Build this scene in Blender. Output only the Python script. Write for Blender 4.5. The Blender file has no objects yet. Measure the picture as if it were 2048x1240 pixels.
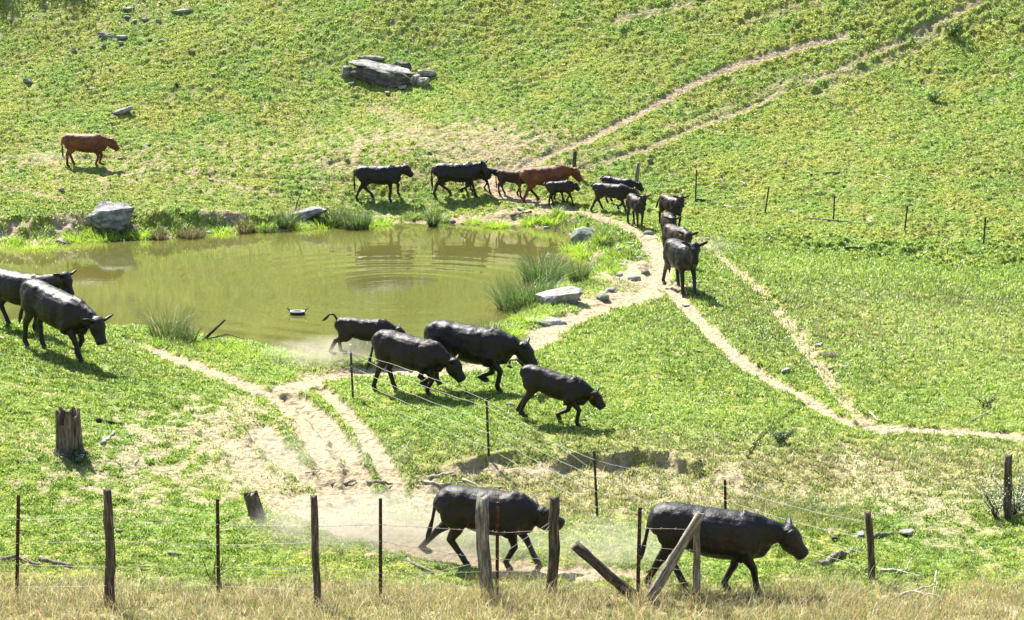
import bpy, bmesh, math, random
import numpy as np
from mathutils import Vector, Matrix
random.seed(7); rng = np.random.default_rng(11)
SC = bpy.context.scene; COL = SC.collection

# ------------------------------------------------------------------ camera, sky, sun, exposure
FPX = 3600.0; CAMH = 9.5; PITCH = math.atan(705.0/FPX)
cd = bpy.data.cameras.new('camera'); cam = bpy.data.objects.new('camera', cd); COL.objects.link(cam)
cd.sensor_width = 36.0; cd.lens = FPX/2048*36.0; cd.clip_start = 0.5; cd.clip_end = 2000
cam.location = (0, 0, CAMH); cam.rotation_euler = (math.pi/2-PITCH, 0, 0); SC.camera = cam
SUN = Vector((-0.42, 0.70, 1.05)).normalized()
w = bpy.data.worlds.new("World"); SC.world = w; w.use_nodes = True
nt = w.node_tree; nt.nodes.clear()
sky = nt.nodes.new('ShaderNodeTexSky'); sky.sky_type = 'NISHITA'; sky.sun_disc = False
sky.sun_elevation = math.asin(SUN.z); sky.sun_rotation = math.atan2(SUN.x, SUN.y)
sky.dust_density = 1.5
bg = nt.nodes.new('ShaderNodeBackground'); bg.inputs['Strength'].default_value = 0.085
wo = nt.nodes.new('ShaderNodeOutputWorld')
nt.links.new(sky.outputs[0], bg.inputs[0]); nt.links.new(bg.outputs[0], wo.inputs[0])
sl = bpy.data.lights.new('sun', 'SUN'); sl.energy = 5.0; sl.angle = math.radians(0.5); sl.color = (1, 0.95, 0.86)
so = bpy.data.objects.new('sun', sl); COL.objects.link(so); so.location = (-30, 60, 80)
so.rotation_euler = SUN.to_track_quat('Z', 'Y').to_euler()
SC.view_settings.view_transform = 'Standard'; SC.view_settings.look = 'None'
SC.view_settings.exposure = 1.72; SC.view_settings.gamma = 1.0
SC.cycles.max_bounces = 5; SC.cycles.transparent_max_bounces = 8; SC.cycles.volume_bounces = 0
SC.cycles.sample_clamp_indirect = 4

# ------------------------------------------------------------------ helpers: pixels <-> rays
CP, SP = math.cos(PITCH), math.sin(PITCH)
def ray(px, py):
    u = (px-1024)/FPX; v = (620-py)/FPX
    return np.array([u, CP+v*SP, -SP+v*CP])       # forward=(0,CP,-SP), up=(0,SP,CP)
def onplane(px, py, h):
    d = ray(px, py); t = (h-CAMH)/d[2]
    return d[0]*t, d[1]*t
# ------------------------------------------------------------------ noise
_p = np.random.default_rng(5).permutation(256); _p = np.concatenate([_p, _p, _p]).astype(np.int32)
_ga = np.random.default_rng(6).random(256)*2*np.pi; _gx = np.cos(_ga).astype(np.float32); _gy = np.sin(_ga).astype(np.float32)
def perlin(x, y, s=0):
    x = np.asarray(x, np.float32)+s*37.7; y = np.asarray(y, np.float32)+s*17.3
    xf = np.floor(x); yf = np.floor(y); xi = xf.astype(np.int32) & 255; yi = yf.astype(np.int32) & 255
    fx = x-xf; fy = y-yf
    ux = fx*fx*fx*(fx*(fx*6-15)+10); uy = fy*fy*fy*(fy*(fy*6-15)+10)
    def g(a, b, dx, dy):
        h = _p[_p[a & 255]+(b & 255)]
        return _gx[h]*dx+_gy[h]*dy
    n00 = g(xi, yi, fx, fy); n10 = g(xi+1, yi, fx-1, fy); n01 = g(xi, yi+1, fx, fy-1); n11 = g(xi+1, yi+1, fx-1, fy-1)
    a = n00+ux*(n10-n00); b = n01+ux*(n11-n01)
    return (a+uy*(b-a))*1.5
def fbm(x, y, o=3, s=0):
    r = 0; a = 1.0
    for i in range(o):
        r = r+a*perlin(x*2**i, y*2**i, s+i*3); a *= 0.5
    return r
def sstep(a, b, x):
    t = np.clip((x-a)/(b-a), 0, 1); return t*t*(3-2*t)

# ------------------------------------------------------------------ terrain height field
CTRL = [  # px, py, height above the pond
(1275,385,.65),
 (60,400,1.0),(220,400,1.0),(400,400,.9),(600,395,.75),(760,396,.6),(920,396,.6),(1060,400,.6),(1190,425,.55),
 (1393,402,.45),(1530,424,.3),(1668,441,.15),(1811,463,.0),(1970,488,-.1),(1850,510,-.25),(2100,540,-.3),(1600,470,.05),
 (1290,465,.5),(1340,500,.52),(1350,560,.5),(1450,520,.35),(1450,640,.3),(1600,620,.2),(1800,600,.1),(2100,620,.1),
 (1750,850,.1),(1550,770,.2),(1400,700,.38),(2048,872,.1),(2048,740,.1),(1900,760,.05),(1300,830,.3),
 (1200,610,.45),(1100,660,.42),(1050,760,.36),(1140,855,.3),(930,780,.33),(780,790,.35),(700,770,.35),(620,750,.35),(560,790,.45),
 (300,690,.55),(420,720,.5),(200,720,.9),(60,690,1.12),(-150,700,1.4),(0,622,1.2),(-200,600,1.6),(120,640,1.0),
 (130,905,.75),(350,850,.6),(520,850,.45),(-150,900,.9),(0,1000,.5),(250,1040,.3),(510,1035,.2),(640,960,.15),(760,900,.25),
 (820,990,.0),(1000,1000,-.05),(1200,1010,-.05),(1450,1030,.0),(1700,1000,.05),(2048,1000,.1),(1100,1100,.05),(1300,1120,.05),
 (700,1080,.05),(900,1130,.05),(1500,1165,.08),(1740,1157,.08),(2048,1150,.1),(-100,1190,.35),(210,1210,.28),(640,1210,.22),(1000,1200,.2),(1400,1190,.2),(2100,1200,.2),
 (0,1270,.5),(700,1270,.5),(1400,1270,.5),(2100,1270,.5)]
PTS = [(*onplane(px, py, h), h) for px, py, h in CTRL]
for py_, z_ in ((10, 83.7), (90, 80.8), (165, 78.0), (250, 73.8), (330, 69.5)):   # the hill: distance of each picture row
    for px_ in (-250, 100, 450, 800, 1150, 1500, 1850, 2250):
        dz_ = (1.3*sstep(900, 2000, px_) + (-1.2*(1-sstep(0, 500, px_)) if py_ == 330 else 0) + .5*math.sin(px_*.006+py_*.02)) if py_ < 400 else 0
        d_ = ray(px_, py_); t_ = (z_+dz_)/d_[1]; PTS.append((d_[0]*t_, z_+dz_, CAMH+d_[2]*t_))
for x in (-120, -60, -20, 20, 60, 120):
    PTS += [(x, 100, 15.3), (x, 130, 26), (x, 190, 38), (x, 300, 50), (x, 0, 7.6), (x, -40, 14), (x, 12, 4.1)]
for z_, h_ in ((70, 1.6), (55, .9), (42, 1.6), (30, 1.4)):
    PTS += [(-45, z_, h_+.8), (45, z_, h_*.5+(.0 if z_ < 60 else -.8))]
PTS = np.array(PTS); _S = 30.0
def _k(r2): return 0.5*r2*np.log(r2+1e-9)
P2 = PTS[:, :2]/_S; nP = len(P2)
K = _k(((P2[:, None]-P2[None])**2).sum(-1))+np.eye(nP)*2e-4
A = np.zeros((nP+3, nP+3)); A[:nP, :nP] = K; A[:nP, nP] = 1; A[:nP, nP+1:] = P2; A[nP, :nP] = 1; A[nP+1:, :nP] = P2.T
sol = np.linalg.solve(A, np.concatenate([PTS[:, 2], np.zeros(3)]))
def tps(X, Y):
    X = np.asarray(X, np.float32)/_S; Y = np.asarray(Y, np.float32)/_S
    r = sol[nP]+sol[nP+1]*X+sol[nP+2]*Y
    r = r.astype(np.float32)
    for i in range(nP):
        d = (X-np.float32(P2[i, 0]))**2+(Y-np.float32(P2[i, 1]))**2
        r += np.float32(0.5*sol[i])*d*np.log(d+np.float32(1e-9))
    return r
rows = np.concatenate([np.linspace(-60, 22.5, 26)[:-1], 23.0*np.exp(np.arange(0, math.log(93/23.0), 0.00112)), np.array([94, 96, 99, 103, 108, 115, 125, 140, 165, 200, 260, 330])]).astype(np.float32)
cols = np.concatenate([[-6, -4, -2.6, -1.8, -1.2, -.9, -.7, -.55, -.46, -.4, -.37, -.35], np.linspace(-.335, .335, 1000), [.35, .37, .4, .46, .55, .7, .9, 1.2, 1.8, 2.6, 4, 6]]).astype(np.float32)
NR, NC = len(rows), len(cols)
Wr = np.maximum(rows, 20.0)
GX = cols[None, :]*Wr[:, None]; GY = np.repeat(rows[:, None], NC, 1)
# smooth part on a decimated grid, then interpolated
ri = np.unique(np.concatenate([np.arange(0, NR, 6), np.arange(0, 26), np.arange(NR-13, NR)])); ci = np.unique(np.concatenate([np.arange(0, NC, 6), np.arange(0, 13), np.arange(NC-13, NC)]))
T = tps(GX[np.ix_(ri, ci)], GY[np.ix_(ri, ci)])
T = np.stack([np.interp(cols, cols[ci], T[i]) for i in range(len(ri))])
H = np.empty((NR, NC), np.float32)
for a in range(len(ri)-1):
    r0, r1 = ri[a], ri[a+1]; t = ((rows[r0:r1+1]-rows[r0])/(rows[r1]-rows[r0]))[:, None]
    H[r0:r1+1] = T[a]*(1-t)+T[a+1]*t
def bil(G, x, y):
    x = np.atleast_1d(np.asarray(x, float)); y = np.atleast_1d(np.asarray(y, float))
    u = x/np.maximum(y, 20.0)
    i = np.clip(np.searchsorted(rows, y)-1, 0, NR-2); j = np.clip(np.searchsorted(cols, u)-1, 0, NC-2)
    a = np.clip((y-rows[i])/(rows[i+1]-rows[i]), 0, 1); b = np.clip((u-cols[j])/(cols[j+1]-cols[j]), 0, 1)
    return (G[i, j]*(1-b)+G[i, j+1]*b)*(1-a)+(G[i+1, j]*(1-b)+G[i+1, j+1]*b)*a
_ts = np.linspace(20, 110, 1800)
def ground(px, py, off=0.0):
    d = ray(px, py); zz = CAMH+d[2]*_ts; g = bil(H, d[0]*_ts, d[1]*_ts)+off
    k = np.nonzero(zz < g)[0]
    if len(k) == 0: t = _ts[-1]
    else:
        k = max(k[0], 1); e0 = zz[k-1]-g[k-1]; e1 = g[k]-zz[k]; t = _ts[k-1]+(_ts[k]-_ts[k-1])*e0/max(e0+e1, 1e-9)
    return np.array([d[0]*t, d[1]*t, CAMH+d[2]*t])
def gz(x, y): return float(bil(H, x, y)[0])
def seg_dist(poly, r0, r1, closed=False):
    """distance to a polyline + position along it, on grid rows r0:r1"""
    X = GX[r0:r1]; Y = GY[r0:r1]; D = np.full(X.shape, 1e9, np.float32); S = np.zeros(X.shape, np.float32); side = np.zeros(X.shape, np.float32)
    n = len(poly); L = 0.0
    for k in range(n if closed else n-1):
        ax, ay = poly[k]; bx_, by_ = poly[(k+1) % n]; dx, dy = bx_-ax, by_-ay; l2 = dx*dx+dy*dy+1e-9
        t = np.clip(((X-ax)*dx+(Y-ay)*dy)/l2, 0, 1)
        d = np.hypot(X-ax-t*dx, Y-ay-t*dy); m = d < D
        D[m] = d[m]; S[m] = (k+t)[m]; side[m] = ((X-ax)*dy-(Y-ay)*dx)[m]
    return D, S, side
def rr(ylo, yhi): return max(0, int(np.searchsorted(rows, ylo))-1), min(NR, int(np.searchsorted(rows, yhi))+1)
# --- eroded gully bank in front of the meadow: the meadow stands .45 m above it
BANK = [(700,990),(800,965),(860,945),(930,915),(1010,905),(1080,915),(1140,905),(1230,902),(1340,903),(1400,918),(1480,935),(1560,930),(1680,950)]
bankw = [onplane(px, py, .36) for px, py in BANK]
r0, r1 = rr(24, 45)
D, S, side = seg_dist(bankw, r0, r1)
wob = 0.28*fbm(GX[r0:r1]*1.3, GY[r0:r1]*1.3, 3, 4)
sd = np.where(side < 0, D, -D)+wob           # >0: the far (upper) side
ends = sstep(0.0, 2.5, S)*(1-sstep(len(bankw)-3.2, len(bankw)-1.0, S))
stp = sstep(6.0, 6.8, S)*(1-sstep(8.8, 9.6, S)); bw = .07+.7*np.clip((1-stp)*sstep(-.5, .3, perlin(GX[r0:r1]*.7, GY[r0:r1]*.7, 12)+.1), 0, 1)
up = .27*sstep(-bw, bw*.6+.03, sd)*np.exp(-np.clip(sd, 0, 9)/3.5)*ends
H[r0:r1] += up
DIRT = np.zeros((NR, NC), np.float32); STRAW = np.zeros((NR, NC), np.float32); LUSH = np.zeros((NR, NC), np.float32)
brk = np.exp(-((sd+.12)/(.2+.35*bw))**2)*ends*sstep(-.1, .35, perlin(GX[r0:r1]*1.3, GY[r0:r1]*1.3, 9)+.25-bw*.5)
DIRT[r0:r1] = np.maximum(DIRT[r0:r1], brk*.95)
STRAW[r0:r1] = np.maximum(STRAW[r0:r1], np.exp(-((sd+1.3)/1.6)**2)*ends*.8)
# --- pond basin
PONDPX = [(-420,520),(-150,506),(0,492),(90,491),(180,481),(260,478),(330,478),(400,469),(480,466),(560,461),(640,455),(700,455),(760,448),(900,447),(960,450),(1020,448),(1060,452),(1110,458),(1150,474),(1145,500),(1152,540),(1160,566),(1120,574),(1070,590),(1030,632),(990,660),(930,672),(850,690),(760,712),(690,728),(610,722),(560,702),(460,692),(380,688),(300,672),(180,690),(0,700),(-300,640)]
PONDW = [onplane(px, py, 0.0) for px, py in PONDPX]
r0, r1 = rr(36, 80)
D, S, _ = seg_dist(PONDW, r0, r1, True)
X = GX[r0:r1]; Y = GY[r0:r1]; ins = np.zeros(X.shape, bool); n = len(PONDW)
for k in range(n):
    ax, ay = PONDW[k]; bx_, by_ = PONDW[(k+1) % n]
    c = ((ay > Y) != (by_ > Y)) & (X < (bx_-ax)*(Y-ay)/(by_-ay+1e-12)+ax); ins ^= c
sd = np.where(ins, -D, D)+.22*fbm(X*1.1, Y*1.1, 3, 2)
far = sstep(50, 56, Y)
ramp = .02+np.where(sd < .5, .25*sd, .125+(sd-.5)*(1.15*far+.55*(1-far)))
out = H[r0:r1]; k_ = .12
hh = np.clip(.5+.5*(ramp-out)/k_, 0, 1); carved = ramp*(1-hh)+out*hh-k_*hh*(1-hh)
H[r0:r1] = np.where(sd > 0, np.minimum(carved, out), np.maximum(sd*.5, -.5)+.02)
near_w = np.where(sd > 0, np.exp(-(sd/.9)**2), 0)
bankface = np.where(sd > 0, np.exp(-((sd-.75)/.45)**2), 0)*far
bn = perlin(X*.55, Y*.9, 21)+.35*perlin(X*2.2, Y*2.2, 22)
DIRT[r0:r1] = np.maximum(DIRT[r0:r1], bankface*sstep(-.15, .3, bn)*1.0)
DIRT[r0:r1] = np.maximum(DIRT[r0:r1], np.where(sd < .12, 1, 0))
LUSH[r0:r1] = near_w
# marsh right of the pond
def blob(px, py, h, rx, ry):
    cx, cy = onplane(px, py, h); return np.exp(-(((GX-cx)/rx)**2+((GY-cy)/ry)**2))
ma = blob(1215, 520, .15, 1.6, 6.0)
H -= .28*ma*sstep(-.4, .5, fbm(GX*.8, GY*.5, 2, 31)+.2); LUSH = np.maximum(LUSH, ma*.9)
H += .10*ma*fbm(GX*1.6, GY*1.2, 3, 33)
DIRT = np.maximum(DIRT, ma*.9*sstep(0, .35, perlin(GX*1.3, GY*.8, 34)))
H -= .38*blob(1850, 505, -.2, 6, 2.0)*(1+.6*fbm(GX*.9, GY*.9, 2, 35))     # shaded drain on the right
# --- cattle paths: pixel polyline, half width (m), strength, depth
PATHS = [
 ([(1020,345),(1060,325),(1100,308),(1150,287),(1200,264),(1250,240),(1300,214),(1350,186),(1400,158),(1450,137),(1500,120),(1560,104),(1620,87),(1690,70)], .21, 1.0, .07),
 ([(1170,335),(1230,312),(1290,298),(1340,275),(1400,250),(1450,232),(1500,212),(1560,182),(1610,164),(1660,148),(1700,128),(1750,100),(1800,78),(1850,55),(1900,30),(1960,0)], .20, .8, .09),
 ([(1120,345),(1200,300),(1300,265),(1400,235),(1480,200),(1560,165),(1650,140)], .22, .5, .04),
 ([(1640,185),(1700,150),(1760,125),(1820,95),(1870,60)], .3, .5, .1),
 ([(1240,35),(1300,22),(1380,8),(1440,-6)], .35, .7, .1), ([(1500,40),(1560,20),(1640,0)], .4, .5, .12),
 ([(-60,316),(60,320),(130,319),(250,318),(320,328),(380,341),(430,357),(480,372),(540,384),(590,390)], .20, .75, .06),
 ([(-60,355),(0,368),(60,384),(120,398),(150,404)], .22, .7, .05),
 ([(300,330),(360,345),(450,350),(560,356),(700,362)], .15, .4, .10),
 ([(760,215),(800,240),(850,270),(900,300),(960,325),(1010,345)], .55, .55, .05),
 ([(900,260),(950,300),(1000,330)], .6, .45, .03), ([(650,330),(760,345),(860,352),(960,356)], .4, .45, .04),
 ([(1035,335),(1000,345),(985,365),(1000,385),(1060,402),(1130,416),(1190,428),(1240,447),(1285,467),(1310,495),(1325,525),(1320,560),(1300,588),(1250,603),(1190,618),(1130,640),(1085,668),(1040,700),(960,730),(860,745),(770,742),(700,742),(640,752),(600,768),(560,785)], .42, 1.05, .06),
 ([(1240,560),(1290,540),(1320,520)], .9, 1.0, .03), ([(1180,600),(1260,590),(1320,575)], .8, 1.0, .02),
 ([(1330,570),(1365,605),(1400,640),(1440,685),(1490,725),(1540,755),(1600,790),(1650,822),(1710,845),(1760,855)], .24, 1.1, .08),
 ([(1400,480),(1450,520),(1500,560),(1540,600),(1570,640),(1610,690),(1640,730),(1670,775),(1700,815),(1745,850)], .22, .85, .08),
 ([(1740,852),(1800,856),(1880,860),(1960,866),(2060,876),(2140,884)], .26, 1.1, .05),
 ([(268,680),(310,697),(360,717),(410,738),(460,757),(510,775),(560,795),(600,825),(630,870),(650,915),(670,960),(690,1000)], .30, 1.15, .08),
 ([(640,775),(690,815),(725,860),(755,905),(785,950),(800,985)], .20, 1.0, .12),
 ([(580,790),(620,815),(665,860),(700,910),(715,950),(730,985)], .22, 1.1, .12),
 ([(520,850),(545,890),(590,930),(640,975)], .26, 1.0, .08), ([(430,860),(480,900),(530,960),(590,1000),(640,1030),(700,1055)], .34, .93, .05),
 ([(440,930),(520,985),(600,1030)], .35, .75, .04), ([(480,790),(500,850)], .3, .7, .03), ([(300,870),(380,880),(450,890)], .5, .6, .03),
 ([(640,1000),(720,1010),(800,1000),(860,985)], .55, .95, .03),
 ([(620,1025),(700,1060),(780,1085),(870,1105),(960,1122),(1060,1135),(1160,1142),(1250,1148)], .36, 1.1, .05),
 ([(700,1020),(760,1050),(840,1080)], .5, .9, .03),
 ([(1150,945),(1250,960),(1400,985),(1550,990),(1700,985)], .5, .55, .03),
 ([(1690,900),(1760,950),(1830,1000),(1890,1050)], .5, .6, .03), ([(1900,1080),(1960,1110),(2050,1140)], .4, .5, .03),
 ([(1900,1195),(1980,1210),(2070,1225)], .3, .8, .04), ([(1840,885),(1950,900),(2060,915)], .3, .5, .02),
 ([(-40,870),(60,850),(100,920),(240,960),(330,930),(420,960)], .35, .4, .03)]
JN = .8*fbm(GX*1.7, GY*1.7, 3, 51); JF = perlin(GX*6, GY*6, 55)
for pl, hw, st, dep in PATHS:
    wp = [ground(px, py)[:2] for px, py in pl]
    # resample
    ys = [p[1] for p in wp]; r0, r1 = rr(min(ys)-3, max(ys)+3)
    D, S, _ = seg_dist(wp, r0, r1)
    d = D/hw+JN[r0:r1]*.45+JF[r0:r1]*.22
    m = (1-sstep(.75, 1.25, d))*st
    if st < 1: m = m*sstep(-.55+.6*(1-st), .1+.6*(1-st), perlin(GX[r0:r1]*1.1, GY[r0:r1]*1.1, 61)+.3*JF[r0:r1]+.35)
    DIRT[r0:r1] = np.maximum(DIRT[r0:r1], np.clip(m, 0, 1))
    H[r0:r1] -= dep*(1-sstep(.7, 1.35, d))
# --- scuffed, patchy ground
HILL = sstep(57, 66, GY)
pat = fbm(GX*.35, GY*.35, 3, 71)
scuff = blob(850, 285, 2.2, 5, 3.5)*.55+blob(1020, 325, 1.5, 3, 2)*.5+blob(420, 860, .5, 2.4, 3)*.7+blob(300, 960, .5, 3, 2)*.5+blob(1850, 1000, .1, 3, 2)*.5+blob(1750, 60, 6, 9, 4)*.5+blob(250, 340, 1.5, 10, 5)*.5+blob(200, 70, 6, 8, 3)*.35
fine = fbm(GX*2.6, GY*2.2, 3, 72)
DIRT = np.maximum(DIRT, np.clip(sstep(.25, .75, fine*.8+pat*.25+scuff*.75)*.85, 0, 1)*np.clip(scuff*1.3+.25, 0, 1))
STRAW = np.clip(np.maximum(STRAW, blob(1850, 640, .1, 7, 6)*.3+blob(1400, 960, 0, 5, 1.5)*.55+blob(1850, 930, .1, 4, 2)*.45+(1-sstep(25.2, 26.6, GY+.35*perlin(GX*.8, GY*.8, 73)))*.9), 0, 1)
bk = blob(70, 468, .35, 3.6, .75)+blob(330, 455, .4, 2.4, .6)*.6+blob(930, 428, .35, 3.2, .6)*.95+blob(1010, 425, .4, 1.3, .7)
DIRT = np.maximum(DIRT, sstep(.35, .6, bk+.55*fine)*.95)
# --- micro relief: hoof-poached clods on the hill, softer in the meadow
FINEROW = ((GY > 22) & (GY < 94))
cl = fbm(GX*2.3, GY*3.5, 3, 81); cl2 = perlin(GX*6.5, GY*5.2, 84)
amp = .022+.044*HILL+.07*blob(1850, 500, -.2, 7, 2.6)+.05*blob(1650, 35, 6.8, 12, 3.5)*(.6+.8*perlin(GX*.5, GY*.5, 83))+.02*blob(300, 350, 1.4, 9, 4)
amp = amp*(1-.6*DIRT)
tc_ = np.tanh(cl*3.2)*(.75+.5*perlin(GX*.6, GY*.6, 85)); H += (amp*tc_*.95+amp*.6*cl2)*FINEROW*(1-.7*np.clip(STRAW, 0, 1))
DIRT = np.maximum(DIRT, HILL*(1-sstep(-.8, -.35, tc_))*.42)
H += DIRT*FINEROW*(.014*perlin(GX*9, GY*9, 86)+.012*perlin(GX*4, GY*4, 87))
H += .06*fbm(GX*.5, GY*.5, 2, 88)*FINEROW
r0, r1 = rr(36, 80)
H[r0:r1] = np.where(sd < 0, np.minimum(H[r0:r1], -.02+.35*sd), H[r0:r1])

# ------------------------------------------------------------------ mesh / object helpers
def mesh_np(name, verts, faces, mat=None, smooth=False, colors=None, mats=None, midx=None):
    """faces: (n,k) int array"""
    me = bpy.data.meshes.new(name); verts = np.asarray(verts, np.float32); faces = np.asarray(faces, np.int32)
    me.vertices.add(len(verts)); me.vertices.foreach_set('co', verts.ravel())
    n, k = faces.shape; me.loops.add(n*k); me.loops.foreach_set('vertex_index', faces.ravel())
    me.polygons.add(n); me.polygons.foreach_set('loop_start', np.arange(0, n*k, k, dtype=np.int32))
    if smooth: me.polygons.foreach_set('use_smooth', np.ones(n, bool))
    if colors is not None:
        a = me.color_attributes.new('col', 'FLOAT_COLOR', 'POINT')
        c = np.ones((len(verts), 4), np.float32); c[:, :3] = colors; a.data.foreach_set('color', c.ravel())
    for m in (mats or ([mat] if mat else [])): me.materials.append(m)
    if midx is not None: me.polygons.foreach_set('material_index', np.asarray(midx, np.int32))
    me.update(calc_edges=True)
    return me
def link(name, me, parent=None, label=None, cat=None, group=None, kind=None, loc=None):
    o = bpy.data.objects.new(name, me); COL.objects.link(o)
    if parent: o.parent = parent
    if label: o['label'] = label
    if cat: o['category'] = cat
    if group: o['group'] = group
    if kind: o['kind'] = kind
    if loc is not None: o.location = loc
    return o
class MB:
    """collects lofts / tubes / polys of any size into one mesh"""
    def __init__(s): s.v = []; s.f = []; s.m = []
    def add(s, vs, fs, m=0):
        b = len(s.v); s.v += [tuple(map(float, v)) for v in vs]; s.f += [tuple(b+i for i in f) for f in fs]; s.m += [m]*len(fs)
    def loft(s, secs, n=12, m=0, up=(0, 0, 1), power=2.0):
        """secs: list of (center, half width, half height)"""
        cs = [np.array(c[0], float) for c in secs]; vs = []; fs = []
        for i, (c, hw, hh) in enumerate(secs):
            t = cs[min(i+1, len(cs)-1)]-cs[max(i-1, 0)]; t = t/(np.linalg.norm(t)+1e-9)
            u = np.array(up, float)
            if abs(t@u) > .95: u = np.array((1., 0, 0))
            sd_ = np.cross(t, u); sd_ /= np.linalg.norm(sd_)+1e-9; uu = np.cross(sd_, t)
            for k in range(n):
                a = 2*math.pi*k/n; ca, sa = math.cos(a), math.sin(a)
                e = 2.0/power
                vs.append(np.array(c)+sd_*hw*math.copysign(abs(ca)**e, ca)+uu*hh*math.copysign(abs(sa)**e, sa))
        L = len(secs)
        for i in range(L-1):
            for k in range(n):
                k2 = (k+1) % n; fs.append((i*n+k, i*n+k2, (i+1)*n+k2, (i+1)*n+k))
        fs.append(tuple(range(n))[::-1]); fs.append(tuple((L-1)*n+k for k in range(n)))
        s.add(vs, fs, m)
    def tube(s, pts, rad, n=8, m=0):
        r = rad if hasattr(rad, '__len__') else [rad]*len(pts)
        s.loft([(p, a, a) for p, a in zip(pts, r)], n, m)
    def mesh(s, name, mats, smooth=True):
        me = bpy.data.meshes.new(name); me.from_pydata(s.v, [], s.f)
        for m in mats: me.materials.append(m)
        me.polygons.foreach_set('material_index', s.m)
        me.polygons.foreach_set('use_smooth', [smooth]*len(s.f)); me.update()
        bm = bmesh.new(); bm.from_mesh(me); bmesh.ops.recalc_face_normals(bm, faces=bm.faces); bm.to_mesh(me); bm.free()
        return me
# ------------------------------------------------------------------ materials
def newmat(name):
    m = bpy.data.materials.new(name); m.use_nodes = True; t = m.node_tree
    b = t.nodes['Principled BSDF']; return m, t, b
def N(t, typ, **kw):
    n = t.nodes.new(typ)
    for k, v in kw.items():
        if k in ('scale', 'detail', 'rough', 'dist'):
            n.inputs[{'scale': 'Scale', 'detail': 'Detail', 'rough': 'Roughness', 'dist': 'Distortion'}[k]].default_value = v
        else: setattr(n, k, v)
    return n
def ramp(t, fac, stops):
    r = t.nodes.new('ShaderNodeValToRGB'); e = r.color_ramp.elements
    while len(e) < len(stops): e.new(.5)
    for i, (p, c) in enumerate(stops): e[i].position = p; e[i].color = (*c, 1) if len(c) == 3 else c
    t.links.new(fac, r.inputs[0]); return r.outputs[0]
def mixc(t, fac, a, b):
    n = t.nodes.new('ShaderNodeMix'); n.data_type = 'RGBA'
    for s_, v in ((n.inputs[0], fac), (n.inputs[6], a), (n.inputs[7], b)):
        if hasattr(v, 'is_linked'): t.links.new(v, s_)
        else: s_.default_value = v if not hasattr(v, '__len__') else (*v, 1)
    return n.outputs[2]
def bump(t, b, h, strength, dist):
    n = t.nodes.new('ShaderNodeBump'); n.inputs['Strength'].default_value = strength; n.inputs['Distance'].default_value = dist
    t.links.new(h, n.inputs['Height']); t.links.new(n.outputs[0], b.inputs['Normal']); return n
def coord(t, scale=(1, 1, 1), kind='Object'):
    c = t.nodes.new('ShaderNodeTexCoord'); m = t.nodes.new('ShaderNodeMapping'); m.inputs['Scale'].default_value = scale
    t.links.new(c.outputs[kind], m.inputs[0]); return m.outputs[0]
def noise(t, vec, scale, detail=3, rough=.5):
    n = N(t, 'ShaderNodeTexNoise', scale=scale, detail=detail, rough=rough); t.links.new(vec, n.inputs['Vector']); return n.outputs['Fac']

M_ground, t, b = newmat('ground_soil_and_turf')
co = coord(t); at = t.nodes.new('ShaderNodeAttribute'); at.attribute_name = 'col'
sp = t.nodes.new('ShaderNodeSeparateColor'); t.links.new(at.outputs['Color'], sp.inputs[0])
g = ramp(t, noise(t, co, 14, 4, .7), [(.3, (.05, .06, .02)), (.45, (.13, .16, .035)), (.6, (.25, .29, .06)), (.75, (.36, .38, .12))])
g2 = ramp(t, noise(t, co, .5, 3), [(.35, (.7, .95, .8)), (.65, (1.15, 1.0, .9))])
mm = N(t, 'ShaderNodeMix', data_type='RGBA', blend_type='MULTIPLY'); mm.inputs[0].default_value = 1
t.links.new(g, mm.inputs[6]); t.links.new(g2, mm.inputs[7])
dn = noise(t, co, 9, 5, .65); dn2 = noise(t, co, .9, 2)
d1 = ramp(t, dn, [(.30, (.13, .10, .06)), (.45, (.30, .245, .155)), (.7, (.42, .36, .245))])
d2 = ramp(t, dn, [(.3, (.13, .092, .052)), (.47, (.28, .22, .135)), (.7, (.40, .335, .225))])
dd = mixc(t, sp.outputs[2], d1, d2)
stc = ramp(t, noise(t, co, 20, 3, .7), [(.35, (.16, .13, .06)), (.65, (.42, .36, .19))])
c1 = mixc(t, sp.outputs[1], mm.outputs[2], stc); c2 = mixc(t, sp.outputs[0], c1, dd)
t.links.new(c2, b.inputs['Base Color']); b.inputs['Roughness'].default_value = .95; b.inputs['Specular IOR Level'].default_value = .1
vo_ = t.nodes.new('ShaderNodeTexVoronoi'); vo_.inputs['Scale'].default_value = 7; t.links.new(co, vo_.inputs['Vector'])
av = t.nodes.new('ShaderNodeMath'); av.operation = 'MULTIPLY_ADD'; av.inputs[1].default_value = .9; t.links.new(vo_.outputs['Distance'], av.inputs[0]); t.links.new(noise(t, co, 18, 4, .7), av.inputs[2])
bump(t, b, av.outputs[0], .9, .06)

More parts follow.
